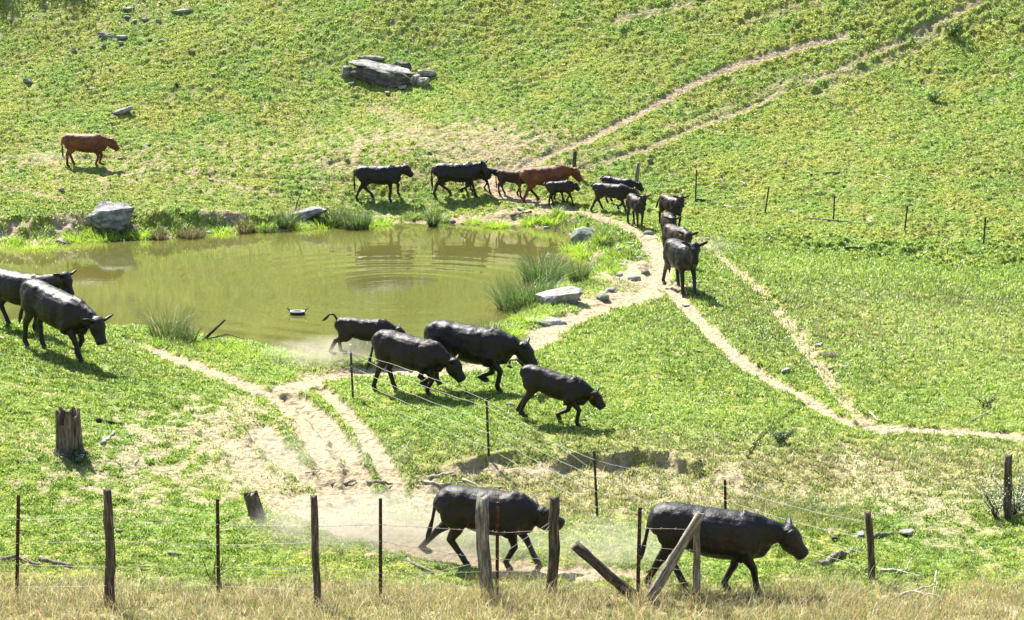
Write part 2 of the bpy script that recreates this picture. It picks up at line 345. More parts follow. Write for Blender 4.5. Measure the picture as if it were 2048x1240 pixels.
def leafmat(name, tl=.4, vc=True, col=(.1, .2, .03)):
    m = bpy.data.materials.new(name); m.use_nodes = True; t = m.node_tree; t.nodes.clear()
    o = t.nodes.new('ShaderNodeOutputMaterial'); d = t.nodes.new('ShaderNodeBsdfDiffuse'); s_ = t.nodes.new('ShaderNodeBsdfTranslucent'); mx = t.nodes.new('ShaderNodeMixShader')
    gl = t.nodes.new('ShaderNodeBsdfGlossy'); gl.inputs['Roughness'].default_value = .45; gl.inputs['Color'].default_value = (.8, .85, .8, 1); m2 = t.nodes.new('ShaderNodeMixShader'); m2.inputs[0].default_value = .05
    mx.inputs[0].default_value = tl
    if vc:
        a = t.nodes.new('ShaderNodeAttribute'); a.attribute_name = 'col'; src = a.outputs['Color']
    else:
        src = ramp(t, noise(t, coord(t), 6, 2), [(.3, tuple(c*.7 for c in col)), (.7, tuple(c*1.3 for c in col))])
    t.links.new(src, d.inputs[0]); t.links.new(src, s_.inputs[0])
    t.links.new(d.outputs[0], mx.inputs[1]); t.links.new(s_.outputs[0], mx.inputs[2])
    t.links.new(mx.outputs[0], m2.inputs[1]); t.links.new(gl.outputs[0], m2.inputs[2]); t.links.new(m2.outputs[0], o.inputs[0]); return m
M_grass = leafmat('grass_blade', .5)
M_leaf = leafmat('leaf', .35)

def rockmat(name, a, bb, c_, sc=3, lichen=.5):
    m, t, b = newmat(name); co = coord(t, (1, 1, 2.2))
    base = ramp(t, noise(t, co, sc, 6, .65), [(.3, a), (.5, bb), (.68, c_)])
    li = ramp(t, noise(t, co, sc*2.3, 4, .6), [(.55, (0, 0, 0)), (.65, (1, 1, 1))])
    mth = t.nodes.new('ShaderNodeMath'); mth.operation = 'MULTIPLY'; mth.inputs[1].default_value = lichen; t.links.new(li, mth.inputs[0])
    t.links.new(mixc(t, mth.outputs[0], base, (.10, .12, .09)), b.inputs['Base Color']); b.inputs['Roughness'].default_value = .85; b.inputs['Specular IOR Level'].default_value = .3
    bump(t, b, noise(t, co, sc*2.5, 7, .7), 1.0, .10); return m
M_rock = rockmat('grey_rock', (.04, .04, .038), (.22, .22, .205), (.46, .46, .43))
M_pale = rockmat('pale_limestone', (.09, .085, .07), (.32, .315, .285), (.52, .515, .47), 4, .4)
M_boulder = rockmat('lichened_boulder', (.09, .105, .08), (.20, .23, .18), (.33, .36, .30), 5, .4)
M_dark = rockmat('dark_rock', (.03, .03, .03), (.09, .08, .07), (.2, .19, .17))

def woodmat(name, a, bb, c_, vs=(14, 14, 1.6)):
    m, t, b = newmat(name); co = coord(t, vs)
    n = noise(t, co, 2.2, 5, .7)
    t.links.new(ramp(t, n, [(.3, a), (.5, bb), (.7, c_)]), b.inputs['Base Color']); b.inputs['Roughness'].default_value = .9; b.inputs['Specular IOR Level'].default_value = .15
    bump(t, b, n, 1.0, .03); return m
M_post = woodmat('weathered_post', (.015, .012, .009), (.075, .06, .045), (.22, .19, .15))
M_greywood = woodmat('silver_grey_wood', (.03, .028, .022), (.17, .155, .125), (.42, .40, .34))
M_stump = woodmat('stump_bark', (.02, .016, .012), (.12, .095, .07), (.32, .27, .21), (9, 9, 1.2))
M_darkwood = woodmat('dark_wood', (.02, .017, .014), (.06, .05, .04), (.16, .14, .12))
M_stick = woodmat('bleached_stick', (.2, .18, .14), (.4, .37, .31), (.6, .57, .5), (5, 5, 5))
M_rust, t, b = newmat('rusty_steel')
t.links.new(ramp(t, noise(t, coord(t), 25, 4), [(.4, (.018, .012, .010)), (.58, (.07, .028, .016)), (.72, (.16, .06, .03))]), b.inputs['Base Color']); b.inputs['Roughness'].default_value = .7; b.inputs['Metallic'].default_value = .36
M_green_steel, t, b = newmat('dark_painted_steel')
t.links.new(ramp(t, noise(t, coord(t), 25, 4), [(.4, (.008, .012, .010)), (.7, (.03, .03, .026))]), b.inputs['Base Color']); b.inputs['Roughness'].default_value = .5
M_wire, t, b = newmat('galvanised_wire'); b.inputs['Base Color'].default_value = (.26, .25, .23, 1); b.inputs['Roughness'].default_value = .6; b.inputs['Metallic'].default_value = .36
M_oldwire, t, b = newmat('rusted_wire'); b.inputs['Base Color'].default_value = (.10, .07, .05, 1); b.inputs['Roughness'].default_value = .7
def simple(name, c, r=.6):
    m, t, b = newmat(name); t.links.new(ramp(t, noise(t, coord(t), 30, 3), [(.3, tuple(x*.75 for x in c)), (.7, c)]), b.inputs['Base Color']); b.inputs['Roughness'].default_value = r; return m
M_tagy = simple('yellow_tag', (.85, .55, .02)); M_tago = simple('orange_tag', (.85, .22, .02)); M_white = simple('white_plastic', (.75, .75, .72))
M_tub = simple('dark_rubber', (.02, .02, .02), .4); M_eye = simple('eye', (.01, .01, .01), .1)
M_hoof = simple('hoof', (.035, .03, .026), .5)

def coat(name, dark, mid, brown, bf, rough=.42):
    m, t, b = newmat(name); co = coord(t, (1, 1, 1))
    f1 = noise(t, co, 2.1, 3, .55); fur = noise(t, coord(t, (18, 30, 30)), 2.2, 4, .7)
    base = ramp(t, fur, [(.3, dark), (.7, mid)])
    br = ramp(t, f1, [(.5-.12*bf, (0, 0, 0)), (.72-.12*bf, (bf, bf, bf))])
    t.links.new(mixc(t, br, base, brown), b.inputs['Base Color'])
    b.inputs['Roughness'].default_value = rough; b.inputs['Specular IOR Level'].default_value = .36
    b.inputs['Sheen Weight'].default_value = 0.0
    ad = t.nodes.new('ShaderNodeMath'); ad.operation = 'ADD'; mu = t.nodes.new('ShaderNodeMath'); mu.operation = 'MULTIPLY'; mu.inputs[1].default_value = 2.2
    t.links.new(noise(t, co, 6.5, 3, .6), mu.inputs[0]); t.links.new(mu.outputs[0], ad.inputs[0]); t.links.new(fur, ad.inputs[1])
    bump(t, b, ad.outputs[0], .6, .016); return m
M_black = coat('black_coat', (.002, .002, .0022), (.0032, .003, .0033), (.009, .005, .004), .6, .38)
M_blackbrown = coat('black_coat_with_brown_flank', (.0018, .0015, .0015), (.0042, .003, .0027), (.015, .007, .005), .9, .42)
M_darkbrown = coat('dark_brown_coat', (.003, .002, .0018), (.010, .006, .0045), (.028, .014, .009), .9, .46)
M_red = coat('red_brown_coat', (.04, .011, .004), (.11, .03, .009), (.19, .065, .02), .8, .6)
M_redcalf = coat('brown_calf_coat', (.012, .006, .004), (.035, .014, .008), (.075, .03, .016), .8, .6)

M_water, t, b = newmat('muddy_pond_water')
co = coord(t); t.links.new(ramp(t, noise(t, co, .22, 3), [(.35, (.076, .076, .02)), (.65, (.096, .095, .026))]), b.inputs['Base Color'])
b.inputs['Roughness'].default_value = .02; b.inputs['IOR'].default_value = 1.72
rc = ground(805, 578) if False else np.array([*onplane(800, 578, 0), 0])
mp = t.nodes.new('ShaderNodeMapping'); mp.inputs['Location'].default_value = (-rc[0], -rc[1], 0); tc = t.nodes.new('ShaderNodeTexCoord'); t.links.new(tc.outputs['Object'], mp.inputs[0])
wv = t.nodes.new('ShaderNodeTexWave'); wv.wave_type = 'RINGS'; wv.rings_direction = 'Z'; wv.inputs['Scale'].default_value = .33; wv.inputs['Distortion'].default_value = 1.6; wv.inputs['Detail'].default_value = 1; wv.inputs['Detail Scale'].default_value = 1.2
t.links.new(mp.outputs[0], wv.inputs[0])
ln = t.nodes.new('ShaderNodeVectorMath'); ln.operation = 'LENGTH'; t.links.new(mp.outputs[0], ln.inputs[0])
mr = t.nodes.new('ShaderNodeMapRange'); mr.inputs['From Min'].default_value = 2.5; mr.inputs['From Max'].default_value = 9.5; mr.inputs['To Min'].default_value = 1; mr.inputs['To Max'].default_value = .0; t.links.new(ln.outputs['Value'], mr.inputs[0])
m1 = t.nodes.new('ShaderNodeMath'); m1.operation = 'MULTIPLY'; mr2 = t.nodes.new('ShaderNodeMapRange'); mr2.inputs['From Min'].default_value = 1.3; mr2.inputs['From Max'].default_value = 3.6; t.links.new(ln.outputs['Value'], mr2.inputs[0]); m0 = t.nodes.new('ShaderNodeMath'); m0.operation = 'MULTIPLY'; t.links.new(mr2.outputs[0], m0.inputs[0]); t.links.new(mr.outputs[0], m0.inputs[1]); t.links.new(wv.outputs['Fac'], m1.inputs[0]); t.links.new(m0.outputs[0], m1.inputs[1])
nz = noise(t, coord(t, (.6, 1.4, 1)), 3.2, 3, .55); m2 = t.nodes.new('ShaderNodeMath'); m2.operation = 'MULTIPLY'; m2.inputs[1].default_value = .22; t.links.new(nz, m2.inputs[0])
m3 = t.nodes.new('ShaderNodeMath'); m3.operation = 'ADD'; t.links.new(m1.outputs[0], m3.inputs[0]); t.links.new(m2.outputs[0], m3.inputs[1])
bump(t, b, m3.outputs[0], 1.0, .006)

# ------------------------------------------------------------------ ground and water
V = np.stack([GX, GY, H], -1).reshape(-1, 3)
idx = np.arange(NR*NC).reshape(NR, NC); F = np.stack([idx[:-1, :-1], idx[:-1, 1:], idx[1:, 1:], idx[1:, :-1]], -1).reshape(-1, 4)
mk = np.stack([DIRT, STRAW, HILL], -1).reshape(-1, 3)
link('ground', mesh_np('ground', V, F, M_ground, True, mk), kind='structure')
del V, F, idx, mk
xs = [p[0] for p in PONDW]; ys = [p[1] for p in PONDW]
x0, x1, y0, y1 = min(xs)-1.2, max(xs)+1.0, min(ys)-1.0, max(ys)+1.0
link('pond_water', mesh_np('pond_water', [(x0, y0, 0), (x1, y0, 0), (x1, y1, 0), (x0, y1, 0)], [(0, 1, 2, 3)], M_water), kind='structure')

# ------------------------------------------------------------------ grass sward
G_D = np.array([(.06, .095, .016), (.15, .235, .032), (.265, .395, .050), (.365, .495, .080), (.48, .55, .19)], np.float32)
def sward(n, umax, z0, z1):
    u = rng.uniform(-umax, umax, n); Z = z0*(z1/z0)**(rng.random(n))
    x = u*Z; y = Z
    d = bil(DIRT, x, y); s_ = bil(STRAW, x, y); h = bil(H, x, y); lu = bil(LUSH, x, y)
    cl = fbm(x*3.6, y*3.4, 2, 91)
    keep = (rng.random(n) > d*1.05-.03) & ((h > .012) | (y < 37.5) | (x > onplane(1300, 560, 0)[0])) & (rng.random(n) < .6+1.0*cl+.2*lu)
    x, y, Z, s_, h, cl, lu, d = [a[keep] for a in (x, y, Z, s_, h, cl, lu, d)]; n = len(x)
    hill = sstep(57, 66, y)
    L = Z*(.0018-.0009*hill)*rng.uniform(.6, 1.35, n)*(1+.5*np.clip(cl, -.5, 1))*(1+.5*s_+.7*lu)
    wd = Z*(.00044-.00010*hill)*rng.uniform(.6, 1.4, n)
    az = rng.uniform(0, 2*np.pi, n); ti = rng.uniform(.25, 1.4, n)
    dx = np.cos(az)*np.sin(ti); dy = np.sin(az)*np.sin(ti); dz = np.cos(ti)
    a2 = az+np.pi/2+rng.uniform(-.9, .9, n); wx = np.cos(a2)*wd; wy = np.sin(a2)*wd
    base = np.stack([x, y, h-.006], -1)
    v = np.empty((n, 3, 3), np.float32)
    v[:, 0] = base+np.stack([wx, wy, 0*wx], -1); v[:, 1] = base-np.stack([wx, wy, 0*wx], -1); v[:, 2] = base+np.stack([dx*L, dy*L, dz*L], -1)
    big = fbm(x*.16, y*.16, 3, 95); q = np.clip(1.95+1.0*rng.standard_normal(n)+1.0*big+.5*lu-.4*cl, 0, 3.99)
    q0 = np.floor(q).astype(int); fr = (q-q0)[:, None]; c = G_D[q0]*(1-fr)+G_D[np.minimum(q0+1, 4)]*fr
    st = (rng.random(n) < s_*.85)[:, None]; sc = np.array((.40, .34, .17), np.float32)*rng.uniform(.45, 1.25, (n, 1)).astype(np.float32)
    c = np.where(st, sc, c)
    nf = (rng.random(n) < .006)[:, None]; c = np.where(nf, np.array((.42, .38, .22), np.float32), c)
    c = c*rng.uniform(.7, 1.2, (n, 1)).astype(np.float32)
    return v.reshape(-1, 3), np.repeat(c, 3, 0)
v, c = sward(2150000, .315, 23.6, 92)
link('grass', mesh_np('grass', v, np.arange(len(v)).reshape(-1, 3), M_grass, False, c), label='short green pasture grass over the whole hillside and meadow', cat='grass', kind='stuff')
del v, c
def blades(base, L, wd, az, ti, droop, cols_, segs=3):
    """curved tapering blades as triangle strips: returns verts, quad faces, colours"""
    n = len(L); vs = []; 
    dxy = np.stack([np.cos(az), np.sin(az)], -1); sx = np.stack([-np.sin(az), np.cos(az)], -1)
    rot = rng.uniform(0, np.pi, n); wv_ = np.stack([np.cos(rot), np.sin(rot)], -1)
    for k in range(segs+1):
        f = k/segs; ang = ti+droop*f; ho = L*f*np.sin(ang); ve = L*f*np.cos(ang); w_ = wd*(1-f*.93)
        c = base+np.concatenate([dxy*ho[:, None], ve[:, None]], -1)
        o = np.concatenate([wv_*w_[:, None], np.zeros((n, 1))], -1)
        vs += [c-o, c+o]
    v = np.stack(vs, 1).reshape(-1, 3); m = 2*(segs+1)
    f = np.array([(2*k, 2*k+1, 2*k+3, 2*k+2) for k in range(segs)])
    F = (np.arange(n)[:, None, None]*m+f[None]).reshape(-1, 4)
    return v, F, np.repeat(cols_, m, 0)
# tall dry grass along the near fence
def dry(n, lab):
    x = rng.uniform(-9.5, 9.5, n); y = rng.uniform(23.4, 26.6, n)
    lim = 25.8+.75*fbm(x*.45, x*0, 3, 101)+.25*perlin(x*2.2, y*2, 103)
    keep = (y < lim+rng.normal(0, .12, n)) & (rng.random(n) < .45+.9*np.clip(.35+perlin(x*1.8, y*1.8, 104), 0, 1)); x = x[keep]; y = y[keep]
    for px_ in (33, 216, 437, 636, 761, 979, 994, 1102, 1275, 1300, 1392, 500, 850, 1180, 1560, 1700):
        q_ = ground(px_, 1205); k_ = 130; x = np.append(x, q_[0]+rng.normal(0, .13, k_)); y = np.append(y, q_[1]-.06+rng.normal(0, .09, k_))
    n = len(x); base = np.stack([x, y, bil(H, x, y)-.01], -1)
    L = rng.uniform(.18, .55, n)*(1+.25*perlin(x, y, 105)); green = rng.random(n) < .36
    L[green] *= .6
    c = np.array((.50, .42, .25))*rng.uniform(.35, 1.3, (n, 1)); c[:, 2] *= rng.uniform(.6, 1.2, n)
    rd = rng.random(n) < .15; c[rd] *= np.array((1.0, .72, .55)); c[green] = np.array((.20, .28, .045))*rng.uniform(.6, 1.5, (green.sum(), 1))
    return blades(base, L, rng.uniform(.0022, .0055, n), rng.uniform(0, 2*np.pi, n), rng.uniform(0, .45, n), rng.uniform(0, 1.0, n), c)
v, F, c = dry(34000, '')
link('dry_grass', mesh_np('dry_grass', v, F, M_grass, False, c), label='tall straw coloured dry grass along the foot of the near fence', cat='dry grass', kind='stuff')
# scattered straw stalks in the meadow and on the gully side
n = 5000; cx = rng.random(n)
pp = np.where(cx[:, None] < .55, rng.normal((1.5, 31.5), (3.5, 1.3), (n, 2)), rng.normal((8.5, 46), (3.2, 6), (n, 2)))
base = np.column_stack([pp, bil(H, pp[:, 0], pp[:, 1])]); k = (base[:, 2] > .03) | (base[:, 1] < 36); base = base[k]; n = len(base)
v, F, c = blades(base, rng.uniform(.08, .3, n), rng.uniform(.002, .005, n), rng.uniform(0, 6.28, n), rng.uniform(0, .7, n), rng.uniform(0, .9, n), np.array((.5, .44, .27))*rng.uniform(.5, 1.2, (n, 1)))
link('straw_stalks', mesh_np('straw_stalks', v, F, M_grass, False, c), label='thin pale straw stalks standing through the short meadow grass', cat='dry grass', kind='stuff')
# yellow flowers
fl = []
for px, py, sx_, sy_, nn in [(240,10,150,5,60),(1450,5,150,5,40),(640,690,60,10,40),(260,740,90,30,35),(470,725,50,12,60),(590,1050,30,12,60),(1030,810,50,15,60),(1780,760,60,8,40),(1400,430,25,8,25),(1240,235,60,15,12),(1700,1190,80,12,50),(1970,1200,50,15,30),(1180,590,10,5,25),(320,470,20,6,12),(1100,860,200,30,60),(300,800,200,40,60),(1500,620,200,60,60),(150,1185,150,20,9),(550,1210,300,15,8),(700,260,400,80,60),(120,900,100,60,30),(60,440,60,10,30)]:
    for _ in range(nn):
        q = ground(random.gauss(px, sx_), min(1236, random.gauss(py, sy_)))
        if q[2] > .05: fl.append(q)
fl = np.array(fl); n = len(fl); s_ = fl[:, 1:2]*.00042*rng.uniform(.7, 1.5, (n, 1)); c0 = fl+np.array((0, 0, .045))+rng.uniform(0, .03, (n, 1))*np.array((0, 0, 1))
an = np.arange(5)*2*np.pi/5
v = (c0[:, None]+np.stack([np.cos(an), np.sin(an)*.7, np.sin(an)*.5], -1)[None]*s_[:, None]).reshape(-1, 3)
link('yellow_flowers', mesh_np('yellow_flowers', v, np.arange(n*5).reshape(-1, 5), M_grass, False, np.tile(np.array((.6, .45, .02), np.float32), (n*5, 1))), label='tiny yellow wildflowers dotted through the grass', cat='flowers', kind='stuff')
#@@CONTENT
# ------------------------------------------------------------------ rocks
def rock_mesh(name, size, mat, seed, cuts=9, layered=0.0, roundness=0.0, sub=4):
    r = random.Random(seed); bm = bmesh.new(); bmesh.ops.create_icosphere(bm, subdivisions=sub, radius=1)
    planes = []
    for _ in range(cuts):
        n_ = Vector((r.gauss(0, 1), r.gauss(0, 1), r.gauss(0, .6))).normalized(); planes.append((n_, r.uniform(.55, .85)+roundness))
    if roundness < .2: planes.append((Vector((r.uniform(-.15, .15), r.uniform(-.2, .1), 1)).normalized(), .55))
    for v in bm.verts:
        for n_, d in planes:
            e = v.co.dot(n_)-d
            if e > 0: v.co -= n_*e*.96
    vs = np.array([v.co[:] for v in bm.verts]); k = fbm(vs[:, 0]*1.6+seed, vs[:, 1]*1.6+vs[:, 2]*1.1, 4, seed % 50)*.12
    band = np.floor((vs[:, 2]+.12*vs[:, 0]+.05*perlin(vs[:, 0]*2, vs[:, 1]*2, seed % 40))*4.5+seed*.37)
    bo = np.sin(band*12.9898+seed)*.5*layered
    for v, kk, b_ in zip(bm.verts, k, bo):
        f = 1+float(kk)+float(b_)*.14; v.co.x *= f*size[0]; v.co.y *= f*size[1]; v.co.z *= (1+float(kk))*size[2]
    me = bpy.data.meshes.new(name); bm.to_mesh(me); bm.free(); me.materials.append(mat)
    me.polygons.foreach_set('use_smooth', [roundness > .2]*len(me.polygons)); return me
def rock(px, py, size, mat, seed, label, rz=0, tilt=(0, 0), name='rock', group=None, lift=.45, **kw):
    p = ground(px, py); me = rock_mesh(name, size, mat, seed, **kw)
    o = link(name, me, None, label, 'rock' if 'stone' not in name else 'stone', group, loc=(p[0], p[1], gz(p[0], p[1])+size[2]*lift*(.8 if size[0] > .4 else 1)))
    o.rotation_euler = (math.radians(tilt[0]), math.radians(tilt[1]), math.radians(rz)); return o
big = rock(764,162,(1.46,.70,.52),M_dark,3,'huge dark layered boulder in the middle of the hillside rock pile',-8,(0,4),'boulder',layered=.9,cuts=7,lift=.42)
slab = rock(764,160,(1.50,.70,.26),M_rock,8,'long pale slab lying on top of the dark layered hillside boulder',-7,(12,9),'rock_slab',layered=.8,cuts=8)
slab.location = big.location+Vector((.02, .22, .36))
rock(694,152,(.36,.3,.42),M_rock,12,'upright grey rock at the left end of the hillside rock pile',20,(0,14),lift=.4)
rock(806,141,(.45,.3,.28),M_dark,15,'small black rock behind the right end of the hillside slab',-20,(0,12),lift=.9,layered=.5)
rock(850,152,(.5,.35,.2),M_pale,18,'pale flat rock at the right end of the hillside rock pile',-6,(0,5),lift=.9)
rock(826,164,(.42,.3,.26),M_pale,21,'pale blocky rock just right of the dry weeds in the rock pile',30,(0,-8),lift=.5)
rock(846,168,(.36,.3,.26),M_pale,24,'pale grey rock lowest at the right of the rock pile',-30,lift=.5)
rock(806,176,(.24,.2,.13),M_rock,27,'small grey stone at the foot of the dry weeds by the rock pile',10,lift=.4)
rock(742,121,(.62,.2,.14),M_rock,30,'thin grey rock just behind the long pale slab',-4,(0,3),lift=1.2,layered=.6)
rock(703,169,(.16,.14,.1),M_rock,33,'small grey stone below the left end of the rock pile',lift=.4)
rock(222,456,(.98,.6,.62),M_rock,47,'large pale topped grey boulder on the far bank left of the pond',-6,(6,4),'boulder',layered=.5,cuts=12,lift=.85)
rock(622,438,(.80,.42,.26),M_rock,46,'flat grey slab rock among rushes on the far bank',8,(0,-13),'rock_slab',layered=.35,cuts=7,lift=1.1)
rock(1168,492,(.47,.46,.42),M_boulder,50,'round lichened grey boulder at the right corner of the pond',0,(0,8),'boulder',cuts=3,roundness=.25,lift=.72)
rock(1118,604,(.72,.46,.30),M_pale,55,'blocky pale rock with square edges right of the tall rushes',8,(0,-8),'rock_slab',layered=.5,cuts=6,lift=.45)
rock(1092,646,(.62,.36,.12),M_pale,60,'low flat whitish rock beside the path at the pond corner',-4,(0,3),'rock_slab',cuts=6,lift=.3)
rock(1041,419,(.15,.2,.07),M_pale,64,'small square pale stone at the path edge behind the pond',20,name='stone',lift=.6)
rock(246,226,(.48,.26,.22),M_rock,67,'lone leaning grey rock on the hillside above the red cow',12,(0,-22),lift=.3,layered=.3)
rock(1297,470,(.18,.14,.12),M_boulder,70,'brown rounded stone on the dirt path below the calves',lift=.3,name='stone',roundness=.22)
rock(1243,503,(.16,.14,.11),M_pale,72,'tan rounded stone in the marsh grass left of the path',lift=.4,name='stone',roundness=.22)
rock(1246,534,(.2,.14,.1),M_pale,73,'pale stone in the mud right of the bright marsh tuft',lift=.4,name='stone')
rock(1238,552,(.16,.14,.08),M_rock,74,'grey stone in the marsh mud above the puddle',lift=.4,name='stone')
rock(210,72,(.45,.3,.16),M_rock,80,'bigger pale flat rock near the top left of the hillside',-5,(0,8),lift=.4)
rock(243,77,(.34,.22,.13),M_rock,81,'second pale rock right of the bigger one near the hilltop',lift=.5)
rock(366,24,(.55,.2,.14),M_pale,82,'long thin pale rock at a dark scrape near the hilltop',10,(0,-6),lift=.4)
rock(256,19,(.32,.2,.08),M_pale,83,'pale stone amid yellow flowers near the hilltop',lift=.5)
STN = [(254,34,.18),(268,43,.2),(290,41,.22),(316,43,.18),(300,79,.17),(147,102,.2),(182,94,.13),(206,92,.16),(241,87,.15),(270,82,.12),(231,104,.1),(325,82,.12),(413,90,.13),(382,104,.22),(462,88,.1),(448,101,.1),(494,122,.13),(560,126,.13),(55,165,.28),(183,181,.2),(220,139,.1),(368,127,.08),(425,149,.1),(548,77,.08),(621,160,.13),(295,290,.13),(440,284,.12),(404,284,.12),(228,256,.11),(122,381,.16),(270,432,.11),(423,361,.11),(241,317,.11),(659,323,.1),(775,186,.16),(740,205,.1),(15,282,.12),(903,188,.12),(812,102,.1),(832,112,.12),(1037,86,.1),(1130,140,.09),(990,258,.1),(1098,262,.1),(1190,248,.1),(1300,322,.18),(1240,207,.1),(1786,276,.16),(1570,325,.09),(1085,305,.1),(694,320,.12),(860,305,.1),(1040,316,.09),(1515,118,.1),(1560,165,.12),(1420,258,.09),(1480,320,.1),(1660,100,.1),(1890,128,.08),(1960,200,.08)]
LM = [('the big rock pile', 770, 145), ('the lone leaning rock', 246, 218), ('the lone red cow', 185, 300), ('the pale hilltop rock pair', 225, 75), ('the dark hilltop scrape', 366, 22), ('the first black cow', 770, 360), ('the hill path', 1350, 188), ('the lone weed clump', 1868, 195), ('the thick wooden post', 1274, 355), ('the red cow behind the pond', 1100, 345)]
bins = {}
for k, (px, py, a) in enumerate(STN):
    nm_, lx, ly = min(LM, key=lambda l: math.hypot(px-l[1], (py-l[2])*1.6)); dx, dy = px-lx, (py-ly)*1.6
    dr = ('right of' if dx > 0 else 'left of') if abs(dx) > abs(dy) else ('below' if dy > 0 else 'above'); bins.setdefault((nm_, dr), []).append((math.hypot(dx, dy), k))
SL = {}
for (nm_, dr), l in bins.items():
    for r_, (d_, k) in enumerate(sorted(l)): SL[k] = '%s small pale stone %s %s' % (('nearest', 'second nearest', 'third nearest', 'fourth nearest', 'fifth nearest', 'sixth nearest', 'seventh nearest', 'eighth nearest', 'ninth nearest', 'tenth nearest', 'eleventh nearest', 'twelfth nearest')[min(r_, 11)], dr, nm_)
for i, (px, py, a) in enumerate(STN):
    rock(px, py, (a*random.uniform(.8, 1.2), a*.7, a*random.uniform(.35, .6)), M_pale if i % 3 else M_rock, 100+i, SL[i], random.uniform(0, 180), (0, random.uniform(-10, 10)), 'stone', 'small stones strewn over the hillside', lift=.45, sub=2)
for px, py, a, lb in [(1604,661,.13,'small white stone right of the middle of the branching path'),(1638,692,.18,'flat white stone at the right edge of the inner path above the dead tuft'),(1628,733,.14,'white stone on the left edge of the inner path'),(1662,738,.15,'white stone at the right edge of the inner path below the dead tuft'),(1688,736,.13,'pale flake of stone in grass right of the inner path'),(1572,742,.16,'white flat stone in the grass between the two paths'),(1395,703,.1,'small pale stone in the meadow left of the outer path'),(1022,810,.12,'white stone in grass under the running calf'),(1720,1072,.16,'pale stone in the grass right of the fence corner post'),(1812,1068,.18,'tan flat stone in grass between post and shrub'),(1390,566,.16,'flat pale stone behind the walking black cow'),(1374,480,.14,'pale stone in the scuffed grass right of the brown faced calf'),(1415,478,.12,'pale grey stone right of the calves on the path'),(1372,612,.14,'flat pale stone under the shadow of the walking black cow')]:
    rock(px, py, (a, a*.6, a*.35), M_pale, int(px), lb, random.uniform(0, 60), name='stone', lift=.5, sub=3)
for k_, (px, py, a, lb) in enumerate([(1212,487,.16,'grey stone in the mud right of the round boulder'),(1226,497,.13,'small stone in the mud beside the green tuft, right of the boulder'),(1262,490,.14,'stone half under the green mound near the path'),(1278,520,.15,'brown lump of stone at the pond side of the path'),(1290,545,.13,'small stone at the path edge above the bare corner'),(1268,560,.17,'dark stone at the lower end of the marsh'),(1222,583,.16,'pale stone at the marsh puddle edge'),(1205,598,.2,'flat pale stone where the marsh meets the path'),(1180,484,.12,'small stone behind the round boulder'),(1150,600,.13,'small stone beside the blocky pale rock'),(1075,432,.14,'stone at the far corner of the pond'),(1092,458,.12,'small stone at the waterline by the far corner'),(925,448,.1,'pale grit stone at the waterline left of the round tuft'),(905,444,.12,'pale stone at the waterline under the eroded bank'),(122,484,.16,'pale stone at the far left waterline'),(298,478,.12,'pale stone at the waterline between the boulder and brown rushes'),(417,468,.17,'pale stone at the waterline right of the brown rushes'),(480,456,.13,'stone on the bank above the green rushes')]):
    rock(px, py, (a*1.2, a*.9, a*.6), [M_rock, M_boulder, M_pale][k_ % 3], 400+k_, lb, k_*37, name='stone', lift=.4, sub=3, roundness=.22 if k_ % 2 else 0)
# stone grit at the waterline of the far bank belongs to the shore
# ------------------------------------------------------------------ stumps
def stump(px, py, r, h, label, seed, hollow=True, lean=(0, 0)):
    rd = random.Random(seed); p = ground(px, py); bm = bmesh.new(); n = 40
    th = [1+.10*math.sin(3*a+seed)+.06*math.sin(7*a+seed*2)+.05*rd.uniform(-1, 1) for a in [2*math.pi*k/n for k in range(n)]]
    top = [h*(1+.08*math.sin(5*2*math.pi*k/n+seed)+rd.uniform(-.05, .05)) for k in range(n)]
    if hollow:
        for k in range(27, 31): top[k % n] *= .74 if k in (28, 29) else .86
    rings = []
    for f in (-.1, 0, .08, .2, .4, .6, .8, .93, 1.0):
        fl = 1+.22*max(0, 1-f*4.5)**2
        rings.append([bm.verts.new((r*th[k]*fl*(1-.10*f)*math.cos(2*math.pi*k/n)+lean[0]*f, r*th[k]*fl*(1-.10*f)*math.sin(2*math.pi*k/n)+lean[1]*f, top[k]*f)) for k in range(n)])
    if hollow:
        for q, dz in ((.78, -.01), (.70, -.12*h), (.6, -.5*h), (.01, -.55*h)):
            rings.append([bm.verts.new((r*th[k]*.9*q*math.cos(2*math.pi*k/n)+lean[0], r*th[k]*.9*q*math.sin(2*math.pi*k/n)+lean[1], top[k]+dz)) for k in range(n)])
    else:
        for q, dz in ((.9, .02), (.5, .03), (.01, .03)):
            rings.append([bm.verts.new((r*th[k]*.9*q*math.cos(2*math.pi*k/n)+lean[0], r*th[k]*.9*q*math.sin(2*math.pi*k/n)+lean[1], h+(top[k]-h)*q+dz+.25*r*math.cos(2*math.pi*k/n)*q)) for k in range(n)])
    for a, b_ in zip(rings, rings[1:]):
        for k in range(n): bm.faces.new((a[k], a[(k+1) % n], b_[(k+1) % n], b_[k]))
    me = bpy.data.meshes.new('tree_stump'); bm.to_mesh(me); bm.free(); me.materials.append(M_stump)
    link('tree_stump', me, None, label, 'stump', loc=p-np.array((0, 0, .02)))
stump(138, 902, .235, .74, 'large hollow weathered tree stump with a split rim on the left slope', 2)
stump(515, 1032, .125, .40, 'small cut tree stump with a pale slanted top beside the dusty track', 5, False, (-.1, 0))
